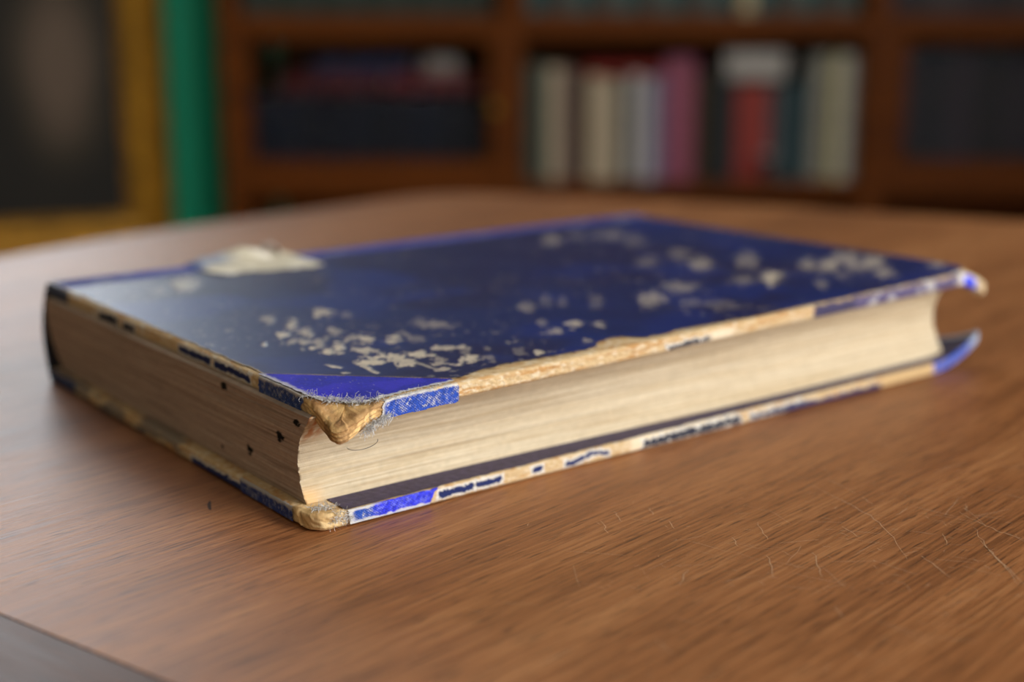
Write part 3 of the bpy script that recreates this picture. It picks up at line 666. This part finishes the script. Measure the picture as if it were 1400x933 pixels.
# outline walked: near end (spine->fore), fore-edge (near->far), far end (fore->spine), back (far->near)
def end_x(x, h): return x + (0.6-4.4*h if x < 100 else 0.0)
def seg_end(x, n, rev):
    t = np.linspace(0, 1, n)[:, None]; t = 1-t if not rev else t
    H = hh[None, :] + 0*t
    ya = fore_y(H, x); yb = back_y(H)
    y = ya + (yb-ya)*t
    rough = (fbm(y*0.06, H*60, 421, 3)-0.5)*0.5 + lay[None, :]*0.25
    return (end_x(x, H) + (rough if x < 100 else -rough)), y, H
xa, ya, Ha = seg_end(X0, 430, False)
un = np.linspace(0, 1, 460)[:, None]; Hb = hh[None, :] + 0*un; xb = end_x(X0, Hb)*(1-un) + X1*un
yb = fore_y(Hb, xb) - lay[None, :]*0.75 - (fbm(xb*0.03, Hb*40, 431, 3)-0.5)*0.25
xc, yc, Hc = seg_end(X1, 60, True)
ud = np.linspace(1, 0, 40)[:, None]; Hd = hh[None, :]+0*ud; xd = end_x(X0, Hd)*(1-ud) + X1*ud; yd = back_y(Hd)
PX = np.vstack([xa, xb, xc, xd]); PY = np.vstack([ya, yb, yc, yd]); PH = np.vstack([Ha, Hb, Hc, Hd])
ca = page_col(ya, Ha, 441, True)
cb = page_col(xb, Hb, 451, False)
cb = mixc(cb, srgb(176, 104, 40), ss(6, 2, xb)*ss(0.62, 0.8, Hb)*ss(0.4, 0.6, fbm(xb, Hb*8, 455, 2))*0.8)
cb = mixc(cb, srgb(236, 186, 120), ss(8.5, 3, xb)*ss(0.2, 0.06, Hb)*0.6)
for sy, sh, r in ((43.8, 0.915, 1.15), (12.8, 0.885, 1.15), (19.3, 0.637, 1.25), (33.1, 0.294, 1.2), (46.1, 0.154, 0.8)):
    d = np.hypot((ya-sy)*0.62, (Ha-sh)*21*0.85) + (fbm(ya*0.9, Ha*26, 443, 2)-0.5)*1.1
    ca = mixc(ca, srgb(24, 22, 22), ss(r*0.82, r*0.82-0.35, d))

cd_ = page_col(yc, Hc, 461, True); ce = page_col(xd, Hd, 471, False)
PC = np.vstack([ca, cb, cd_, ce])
def cap(A, f0, f1): return np.concatenate([f0(A[:, :1]), A, f1(A[:, -1:])], 1)
cx_, cy_ = (lambda a: np.clip(a, 60, 150)), (lambda a: np.clip(a, 70, 76))        # top and bottom leaf close the block
PX = cap(PX, cx_, cx_); PY = cap(PY, cy_, cy_); PH = cap(PH, lambda a: a, lambda a: a); PC = np.concatenate([PC[:, :1], PC, PC[:, -1:]], 1)
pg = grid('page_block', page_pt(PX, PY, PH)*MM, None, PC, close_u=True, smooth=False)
o = obj('page_block', pg, M_PAGES, book); o['label'] = 'cream aged leaves, dirt and painted shade on the short edge'

# spine: dark cloth bulging round the back, with a turn-on strip over the upper board
hs = np.linspace(-0.05, 1.05, 40); xs = np.linspace(0.3, LB-0.3, 60)
H, Xs = np.meshgrid(hs, xs, indexing='ij')
def spine_pt(x, h, out):
    lo = bot_pt(np.minimum(x, 195.0), 150.0+0*x, 0.3); lo[..., 0] += (x-np.minimum(x, 195.0)); lo[..., 2] = 0.3
    hi = top_pt(x, 150.0+0*x, 0.2, False)
    k = np.clip(h, 0, 1)[..., None]
    P = lo*(1-k)+hi*k
    P[..., 1] += (4.4*np.sin(math.pi*np.clip(h, 0, 1)) + out) - np.where((h < 0) | (h > 1), 1.2, 0)
    return P
Po = spine_pt(Xs, H, 0.3); Pi = spine_pt(Xs, H, -0.9)
ring = np.concatenate([Po, Pi[::-1]], 0)
me = grid('spine', ring*MM, None, None, close_u=True, flip=True)
sp = obj('spine', me, M_SPINE, book); sp['label'] = 'dark rounded cloth spine'
# end cap of the spine thickness at both ends
for e in (0, -1):
    cap = np.stack([Po[:, e], Pi[:, e]], 1)
    obj('spine_end', grid('spine_end', cap*MM), M_SPINE, sp)
ux = np.arange(0.4, LB-0.4, 0.5); vy = np.arange(138.6, 151.4, 0.4); X, Y = np.meshgrid(ux, vy, indexing='ij')
rg = fbm(X*0.4, Y*0.4, 501, 3)-0.5
c = np.zeros(X.shape+(3,)) + srgb(58, 62, 150); c = mixc(c, srgb(40, 46, 110), ss(0.45, 0.65, fbm(X*0.03, Y*0.2, 502, 3)))
c = mixc(c, srgb(150, 152, 170), ss(0.55, 0.75, fbm(X*0.15, Y*0.3, 503, 3))*0.5); c = mixc(c, srgb(170, 176, 186), ss(3.5, 0.5, X+rg*2)*0.8)
dd = np.minimum(Y-139.3+rg*1.2, X-0.5+rg*1.5)
kv = dd > 0; keep = kv[:-1, :-1] & kv[1:, :-1] & kv[1:, 1:] & kv[:-1, 1:]
P = top_pt(X, np.minimum(Y, 150.2), -0.42 + 0.45*np.maximum(Y-149.6, 0)**1.5)
o = obj('spine_cloth', grid('spine_cloth', P*MM, keep, c), M_CLOTH, front); o['label'] = 'violet blue cloth strip along the hinge'

# torn paper label near the spine, its far side lifted and curled
us = np.linspace(42, 75, 90); ts = np.linspace(0, 1, 60); X, Tt = np.meshgrid(us, ts, indexing='ij')
near = np.interp(X, [42, 46, 55, 62, 70, 78], [134, 130.5, 130, 127.5, 126.5, 129]) + (vn(X*0.7, 0*X, 601)-0.5)*1.6
far = np.interp(X, [42, 50, 60, 70, 78], [150.5, 151, 151, 150.5, 147]) + (vn(X*0.5, 0*X, 602)-0.5)*2
Y = near + (far-near)*Tt
lift = 0.6 + 1.9*ss(0.45, 0.95, Tt)*np.exp(-((X-60)/7.5)**2) + 1.2*ss(0.6, 1.0, Tt)*ss(42, 47, X)*ss(78, 70, X) + 0.35*fbm(X*0.3, Y*0.3, 603, 2)
c = np.zeros(X.shape+(3,)) + srgb(200, 193, 172); c = mixc(c, srgb(230, 225, 210), ss(0.45, 0.7, fbm(X*0.2, Y*0.2, 604, 3)))
c = mixc(c, srgb(120, 136, 168), ss(0.55, 0.75, Tt)*ss(58, 50, X)*0.75); c = mixc(c, srgb(56, 90, 158), ss(45.5, 43.5, X)*ss(0.3, 0.5, Tt)*0.8)
P = top_pt(X, Y, -lift)
lb = obj('spine_label', grid('spine_label', P*MM, None, c), painted('label_paper', 0.85, 0.2, 1800, 0.3), front)
lb['label'] = 'torn cream paper label lifting at the spine'
md = lb.modifiers.new('thickness', 'SOLIDIFY'); md.thickness = 0.00025; md.offset = -1
# curl at the label's torn end
ang = np.linspace(-0.4, 4.9, 34); xx = np.linspace(0, 1, 12); A, K = np.meshgrid(ang, xx, indexing='ij')
cen = top_pt(np.array(68.0), np.array(148.0), np.array(-2.6), False)
rr = 2.3 - 0.22*A
PA = np.stack([cen[0] + (A*0)+np.cos(A)*rr*0.75 + K*1.2, cen[1] + (K-0.5)*5.0 - np.cos(A)*rr*0.6, cen[2] + np.sin(A)*rr], -1)
o = obj('label_curl', grid('label_curl', PA*MM, None, np.zeros(A.shape+(3,)) + srgb(190, 176, 170)), lb.data.materials[0], lb)
md = o.modifiers.new('thickness', 'SOLIDIFY'); md.thickness = 0.00025; md.offset = -1

# frayed threads at the worn corners
M_THREAD = simple('frayed_thread', srgb(198, 200, 200), rough=0.9, var=0.3, scale=900)
def fuzz(name, spots, n, ln, parent, seed, r=0.045, up=0.5):
    rs = random.Random(seed); parts = []
    for k in range(n):
        q = Vector(rs.choice(spots)) + Vector((rs.gauss(0, 0.5), rs.gauss(0, 0.5), rs.gauss(0, 0.25)))
        d = Vector((rs.gauss(0, 1), rs.gauss(0, 1)-0.35, rs.gauss(up, 0.7))).normalized(); pts = [q.copy()]
        L_ = ln*rs.uniform(0.4, 1.3)
        for s in range(5):
            d = (d + Vector((rs.gauss(0, 0.45), rs.gauss(0, 0.45), rs.gauss(-0.12, 0.45)))).normalized()
            q = q + d*L_/5
            q.z = max(q.z, 0.35)
            pts.append(q.copy())
        parts.append(tube_vf([p*MM for p in pts], r*MM*rs.uniform(0.6, 1.4), 3))
    o = obj(name, mesh(name, *join(parts)), M_THREAD, parent); o['kind'] = 'stuff'; return o
sp1 = []
for k in range(60):
    t = k/59; u_, v_ = 10.8*t, 11.8*(1-t); sp1.append(tuple(top_pt(np.array(u_), np.array(v_), np.array(-0.5))))
fuzz('frayed_threads', sp1, 260, 1.7, front, 5, 0.035, 0.9)
sp2 = [tuple(top_pt(np.array(6.0+k*0.12), np.array(-0.4), np.array(TH+0.1-0.015*k))) for k in range(50)]
fuzz('frayed_threads', sp2, 300, 1.5, front, 6, 0.04, -0.5)
sp3 = [tuple(bot_pt(np.array(4.0+k*0.1), np.array(0.2), np.array(TH*(0.35+0.65*((k*7) % 10)/10)))) for k in range(45)]
sp3 += [tuple(bot_pt(np.array(2.0+k*0.15), np.array(4.0-k*0.05), np.array(TH+0.5))) for k in range(25)]
fuzz('frayed_threads', sp3, 420, 1.5, back, 7, 0.035, 0.35)
sp4 = [tuple(top_pt(np.array(k*0.12+21), np.array(0.0), np.array(-0.1))) for k in range(-80, 60)]
fuzz('frayed_threads', sp4, 220, 0.8, front, 8, 0.03, 0.7)
lo_ = top_pt(np.array(3.5), np.array(-1.0), np.array(TH+0.6))
loop = [Vector(lo_) + Vector((2.2*math.cos(a)+k*0.25, -0.3, 0.9*math.sin(a)-0.6)) for k, a in enumerate(np.linspace(2.9, 6.9, 14))]
o = obj('loose_thread', mesh('loose_thread', *tube_vf([p*MM for p in loop], 0.06*MM, 5), True), M_SPINE, front)

# ------------------------------------------------------------------ bookcase behind
CASE = (0.42, 2.68)
case = empty('bookcase', room(CASE[0], CASE[1], FLOOR), ROOM_RZ)
tag(case, 'mahogany brown bookcase filled with books behind the table', 'bookcase')
def cbox(name, a0, a1, b0, b1, z0, z1, mat=None, parent=case, c=0.003):
    return box(name, a0-CASE[0], a1-CASE[0], b0-CASE[1], b1-CASE[1], z0-FLOOR, z1-FLOOR, mat or M_CASE, parent, c)
BF, BB = 2.50, 2.85
for a0, a1 in ((-0.505, -0.475), (-0.020, 0.020), (0.612, 0.652), (1.30, 1.34)):
    cbox('upright', a0, a1, BF, BB, FLOOR, 0.95)
for z0, z1 in ((0.040, 0.068), (-0.250, -0.222), (0.37, 0.395)):
    for a0, a1 in ((-0.475, -0.020), (0.020, 0.612), (0.652, 1.30)):
        cbox('shelf', a0, a1, BF+0.004, BB-0.012, z0, z1)
cbox('shelf_rail', 0.020, 0.612, BF+0.002, BF+0.02, 0.027, 0.040)
cbox('back_panel', -0.475, 1.30, BB-0.012, BB, FLOOR+0.08, 0.95)
cbox('cornice', -0.53, 1.37, BF-0.03, BB, 0.95, 1.0)
cbox('plinth', -0.475, 1.30, BF+0.02, BB-0.012, FLOOR, FLOOR+0.08)
def door(a0, a1, z0, z1, st, rb, rt, glass=True):
    b0, b1 = BF-0.004, BF+0.018
    V = join([box_vf(x0-CASE[0], x1-CASE[0], b0-CASE[1], b1-CASE[1], y0-FLOOR, y1-FLOOR, 0.002) for x0, x1, y0, y1 in
              ((a0, a0+st, z0, z1), (a1-st, a1, z0, z1), (a0+st, a1-st, z0, z0+rb), (a0+st, a1-st, z1-rt, z1))])
    d = obj('door', mesh('door', *V), M_CASE, case)
    if glass: cbox('glass_pane', a0+st-0.003, a1-st+0.003, b0+0.010, b0+0.013, z0+rb-0.003, z1-rt+0.003, M_GLASS, d, 0)
    else: cbox('door_panel', a0+st-0.003, a1-st+0.003, b0+0.006, b0+0.012, z0+rb-0.003, z1-rt+0.003, M_CASE, d, 0)
    kn = mesh('knob', *lathe_vf([(0, 0.0), (0.006, 0.0), (0.005, 0.008), (0.010, 0.014), (0.008, 0.02), (0, 0.021)], 14), True)
    k = obj('knob', kn, M_GOLD, d); k.location = (a1-st/2-CASE[0], b0-CASE[1], (z0+z1)/2-FLOOR); k.rotation_euler = (math.pi/2, 0, 0)
    return d
door(-0.474, -0.021, -0.222, 0.040, 0.018, 0.040, 0.014)
door(0.653, 1.299, -0.222, 0.040, 0.030, 0.040, 0.014)

M_BGP = simple('book_pages', srgb(200, 186, 156), rough=0.9, var=0.15, scale=60, stretch=(8, 1, 1))
_bm = {}
def cloth_mat(c):
    if c not in _bm: _bm[c] = simple('book_cloth_%d' % len(_bm), srgb(*c), rough=0.62, var=0.18, scale=45, spec=0.35)
    return _bm[c]
def bgbook(a0, a1, z0, h, depth, c, label, group, bf=2.535, lying=False, bands=0, band_c=None):
    am = (a0+a1)/2
    e = empty('book', room(am, bf+depth/2, z0+0.0003), ROOM_RZ)
    w2, d2 = (a1-a0)/2-0.0006, depth/2; t = min(0.0028, w2*0.25, h*0.2)
    if not lying:
        cov = join([box_vf(-w2, w2, -d2, -d2+t, 0, h, t*0.45), box_vf(-w2, -w2+t, -d2+t*0.5, d2, 0, h), box_vf(w2-t, w2, -d2+t*0.5, d2, 0, h)])
        pg = box_vf(-w2+t, w2-t, -d2+t, d2-0.004, 0.003, h-0.003)
        if bands:
            for k in range(bands):
                zz = h*(0.15+0.7*k/max(1, bands-1)); cov = join([cov, box_vf(-w2+0.0004, w2-0.0004, -d2-0.0014, -d2+0.001, zz, zz+0.003)])
    else:
        cov = join([box_vf(-w2, w2, -d2, -d2+t, 0, h, t*0.45), box_vf(-w2, w2, -d2+t*0.5, d2, 0, t), box_vf(-w2, w2, -d2+t*0.5, d2, h-t, h)])
        pg = box_vf(-w2+0.003, w2-0.003, -d2+t, d2-0.004, t, h-t)
    obj('cover', mesh('cover', *cov), cloth_mat(c), e); obj('page_block', mesh('page_block', *pg), M_BGP, e)
    if band_c is not None and not lying:
        o = box('spine_label', -w2+0.0008, w2-0.0008, -d2-0.0008, -d2+0.0004, h*0.62, h*0.80, cloth_mat(band_c), e)
    tag(e, label, 'book', group)
    return e
# px column -> a at the spines (b = 2.535): a = (px - 700) * 0.001291
def ax(px): return (px-700)*0.001291
ZS = -0.222
G = 'upright books on the open middle shelf'
MID = [ # px0, px1, height m, depth, colour, label
 (717, 745, 0.205, 0.15, (58, 74, 66), 'dark green book first in the open middle shelf row by the post'),
 (746, 768, 0.200, 0.16, (176, 164, 140), 'cream spined book beside the dark green one on the middle shelf'),
 (768, 784, 0.198, 0.15, (128, 108, 102), 'pinkish grey book between the cream and the dark brown one'),
 (785, 802, 0.190, 0.14, (56, 36, 14), 'narrow dark brown book left of the pale pair on the middle shelf'),
 (803, 824, 0.184, 0.16, (192, 178, 152), 'beige book just right of the narrow dark brown book'),
 (824, 845, 0.178, 0.15, (184, 172, 150), 'second beige book, touching the narrow grey green book'),
 (846, 860, 0.182, 0.15, (84, 88, 80), 'narrow grey green book between beige and white ones'),
 (861, 878, 0.186, 0.16, (204, 204, 202), 'white book right of the narrow grey green one'),
 (878, 895, 0.180, 0.15, (176, 178, 190), 'bluish white book next to the narrow lilac book'),
 (896, 908, 0.186, 0.15, (120, 112, 150), 'narrow lilac book touching the pink book'),
 (909, 951, 0.216, 0.17, (150, 82, 106), 'thick pink book in the middle of the open shelf'),
 (953, 966, 0.190, 0.15, (84, 62, 22), 'narrow olive brown book right of the pink book'),
 (967, 985, 0.196, 0.16, (34, 42, 42), 'black green book left of the thin black one'),
 (986, 1005, 0.176, 0.15, (36, 38, 44), 'black book immediately left of the red book'),
 (1007, 1052, 0.168, 0.16, (150, 56, 50), 'bright red thick book below the white box'),
 (1054, 1070, 0.168, 0.14, (98, 98, 106), 'slate grey book just right of the red book'),
 (1071, 1086, 0.170, 0.15, (52, 80, 86), 'teal book beside the slate grey one'),
 (1086, 1102, 0.178, 0.15, (36, 66, 76), 'darker teal book with its neighbour the grey white set'),
 (1108, 1122, 0.222, 0.17, (136, 138, 132), 'tall grey book first of the pale tall set'),
 (1122, 1136, 0.222, 0.17, (164, 164, 148), 'tall stone grey book second of the pale tall set'),
 (1136, 1150, 0.222, 0.17, (178, 172, 126), 'tall yellowish cream book within the pale tall set'),
 (1150, 1166, 0.222, 0.17, (184, 186, 182), 'tall off white book within the pale tall set'),
 (1166, 1174, 0.220, 0.17, (170, 172, 174), 'tall light grey book against the right post'),
]
for k, (p0, p1, h, d, c, lab) in enumerate(MID):
    bgbook(ax(p0), ax(p1), ZS, h, d, c, lab, G, bf=2.530+0.006*((k*5) % 4), bands=0)
bgbook(ax(800), ax(906), ZS+0.1865, 0.016, 0.13, (140, 30, 24), 'dark red book lying flat on top of the beige and white books', None, bf=2.55, lying=True)
# white box lying on the red and slate books
bx_ = empty('storage_box', room((ax(986)+ax(1076))/2, 2.60, ZS+0.1965), ROOM_RZ)
bw = (ax(1076)-ax(986))/2
bx_.location = room((ax(986)+ax(1076))/2+0.004, 2.60, ZS+0.1785)
obj('box_body', mesh('box_body', *box_vf(-bw+0.004, bw-0.008, -0.06, 0.06, 0, 0.026, 0.002)), cloth_mat((176, 174, 170)), bx_)
obj('box_lid', mesh('box_lid', *box_vf(-bw+0.002, bw-0.006, -0.062, 0.062, 0.024, 0.046, 0.002)), cloth_mat((190, 188, 184)), bx_)
tag(bx_, 'pale grey flat box lying on top of the red and slate books', 'box')
# small glass standing before the red book
gl = empty('glass_tumbler', room(ax(1050), 2.516, ZS+0.0003), ROOM_RZ)
tum = [(0.0, 0.0), (0.011, 0.0), (0.0125, 0.004), (0.014, 0.045), (0.0145, 0.048), (0.0135, 0.047), (0.0115, 0.006), (0.0, 0.005)]
obj('tumbler_body', mesh('tumbler_body', *lathe_vf(tum, 28), True), M_GLASS, gl)
obj('tumbler_rim', mesh('tumbler_rim', *lathe_vf([(0.0138, 0.0465), (0.0152, 0.047), (0.0152, 0.049), (0.0138, 0.0495), (0.0138, 0.0465)], 28), True), cloth_mat((200, 200, 200)), gl)
tag(gl, 'small clear glass standing in front of the red book', 'glass')
# left bay behind its glass door
ORD = ['first', 'second', 'third', 'fourth', 'fifth', 'sixth', 'seventh', 'eighth', 'ninth', 'tenth', 'eleventh', 'twelfth', 'thirteenth', 'fourteenth',
       'fifteenth', 'sixteenth', 'seventeenth', 'eighteenth', 'nineteenth', 'twentieth', 'twenty-first', 'twenty-second']
n = 10; a0, a1 = -0.462, -0.040
for k in range(n):
    x0 = a0+(a1-a0)*k/n; x1 = a0+(a1-a0)*(k+1)/n-0.001
    bgbook(x0, x1, ZS, 0.150+0.002*(k % 3), 0.16, ((20, 26, 44), (22, 30, 48), (18, 24, 40))[k % 3],
           ORD[k] + ' navy volume from the left behind the left glass door', 'navy set behind the left glass door', bf=2.545, bands=3)
x = -0.415
for k, (wd, c, lab) in enumerate(((0.19, (86, 22, 28), 'maroon book lying on the navy set, left one'), (0.19, (104, 26, 30), 'brighter maroon book lying on the navy set, right one'))):
    bgbook(x, x+wd, ZS+0.1545, 0.030, 0.13, c, lab, 'maroon books lying on the navy set', bf=2.555, lying=True); x += wd+0.004
bgbook(-0.355, -0.18, ZS+0.1850, 0.028, 0.12, (40, 48, 84), 'dark blue book lying on top of the maroon books', None, bf=2.56, lying=True)
pk = empty('paper_packet', room(-0.125, 2.60, ZS+0.1850), ROOM_RZ)
obj('packet_body', mesh('packet_body', *box_vf(-0.032, 0.032, -0.05, 0.05, 0, 0.030, 0.004)), cloth_mat((150, 140, 138)), pk)
obj('packet_flap', mesh('packet_flap', *box_vf(-0.030, 0.030, -0.0515, -0.049, 0.012, 0.029, 0.0005)), cloth_mat((166, 158, 154)), pk)
tag(pk, 'small grey paper packet lying on the right maroon book', 'packet')
# right bay
n = 12; a0, a1 = 0.664, 1.288
for k in range(n):
    x0 = a0+(a1-a0)*k/n; x1 = a0+(a1-a0)*(k+1)/n-0.001
    bgbook(x0, x1, ZS, 0.226+0.003*((k*7) % 3), 0.17, ((52, 48, 60), (46, 46, 56), (58, 52, 64), (44, 42, 50))[k % 4],
           ORD[k] + ' dark aubergine grey volume from the left behind the right glass door', 'dark volumes behind the right glass door', bf=2.545, bands=4)
# upper shelf: only the feet of these books show
ZU = 0.068
UP = [(-0.470, -0.028, 17, [(48, 62, 56), (56, 66, 62), (40, 56, 50), (74, 84, 78)], 'grey green book from the left on the shelf over the left glass door', 'grey green books on the upper left shelf'),
      (0.026, 0.607, 22, [(70, 96, 96), (46, 60, 60), (84, 84, 80), (60, 70, 64)], 'book from the left on the upper shelf over the open middle bay', 'mixed books on the upper middle shelf'),
      (0.658, 1.295, 20, [(52, 48, 56), (66, 62, 66), (44, 44, 50)], 'dark grey book from the left on the shelf over the right glass door', 'dark books on the upper right shelf')]
for a0, a1, n, cs, lab, g in UP:
    for k in range(n):
        x0 = a0+(a1-a0)*k/n; x1 = a0+(a1-a0)*(k+1)/n-0.001
        c = cs[(k*5+k//3) % len(cs)]; l2, g2 = ORD[k] + ' ' + lab, g
        if n == 22 and k in (14,): c, l2, g2 = (190, 176, 140), 'cream book among darker ones on the upper middle shelf', None
        bgbook(x0, x1, ZU, 0.20+0.012*((k*7) % 4), 0.16, c, l2, g2, bf=2.54+0.004*((k*3) % 3))

# ------------------------------------------------------------------ green pillar beside the bookcase
pil = empty('round_pillar', room(-0.592, 2.700, FLOOR), ROOM_RZ)
tag(pil, 'teal green painted round pillar between gilt picture and bookcase', 'pillar')
obj('shaft', mesh('shaft', *lathe_vf([(0.055, 0.10), (0.055, 2.79)], 40), True), M_PILLAR, pil)
obj('base', mesh('base', *lathe_vf([(0, 0), (0.066, 0.0), (0.066, 0.06), (0.062, 0.075), (0.060, 0.09), (0.056, 0.10), (0, 0.10)], 40), True), M_PILLAR, pil)

# ------------------------------------------------------------------ gilt framed picture on the green wall
PS0, PS1, PZ0, PZ1, RW = 0.278, 0.92, -0.400, 0.27, 0.092
pic = empty('gilt_framed_picture'); pic.matrix_world = LW @ Matrix.Translation((-(PS0+PS1)/2, -0.004, PZ0))
tag(pic, 'large dark painting in a wide gilded frame on the green wall', 'picture')
pw, ph = (PS1-PS0)/2, PZ1-PZ0
prof = [(0.0, 0.0), (0.0, 0.034), (0.008, 0.048), (0.022, 0.050), (0.034, 0.036), (0.052, 0.030), (0.066, 0.038), (0.078, 0.034), (RW, 0.016), (RW, 0.0)]
def rail(p0, p1, name):
    """mitred rail from corner p0 to p1 (frame plane x, z), moulding runs inwards"""
    d = (Vector(p1)-Vector(p0)).normalized(); inw = Vector((-d[1], d[0])); V, F = [], []
    for e, s in ((Vector(p0), 1), (Vector(p1), -1)):
        for i, o_ in prof:
            q = e + inw*i + d*i*s; V.append((q.x, -o_, q.y))
    n = len(prof)
    for k in range(n-1): F.append((k, k+1, n+k+1, n+k))
    F += [tuple(range(n)), tuple(range(2*n-1, n-1, -1))]
    return obj(name, mesh(name, V, F), M_GOLD, pic)
cs = [(-pw, 0), (pw, 0), (pw, ph), (-pw, ph)]
for k in range(4): rail(cs[k], cs[(k+1) % 4], 'frame_rail')
m_p, nt, b = new_mat('dark_old_painting'); L = nt.links.new
tc = N(nt, 'ShaderNodeTexCoord'); no = N(nt, 'ShaderNodeTexNoise'); no.inputs['Scale'].default_value = 5.0; no.inputs['Detail'].default_value = 5
L(tc.outputs['Object'], no.inputs['Vector'])
mp = N(nt, 'ShaderNodeMapping'); mp.inputs['Location'].default_value = (-1.10, 0, -1.70); mp.inputs['Scale'].default_value = (9.0, 0.0, 4.6)
gr = N(nt, 'ShaderNodeTexGradient', gradient_type='SPHERICAL'); L(tc.outputs['Object'], mp.inputs[0]); L(mp.outputs[0], gr.inputs[0])
ad = N(nt, 'ShaderNodeMath', operation='MULTIPLY_ADD'); ad.inputs[1].default_value = 0.5; L(no.outputs['Fac'], ad.inputs[0]); L(gr.outputs['Fac'], ad.inputs[2])
cr = N(nt, 'ShaderNodeValToRGB'); e = cr.color_ramp.elements
e[0].position = 0.25; e[0].color = (*srgb(24, 22, 17), 1); e[1].position = 0.95; e[1].color = (*srgb(104, 88, 74), 1)
k = e.new(0.5); k.color = (*srgb(48, 42, 30), 1)
L(ad.outputs[0], cr.inputs[0]); L(cr.outputs[0], b.inputs['Base Color']); b.inputs['Roughness'].default_value = 0.75
box('canvas', -pw+RW-0.004, pw-RW+0.004, -0.016, -0.004, RW-0.004, ph-RW+0.004, m_p, pic)
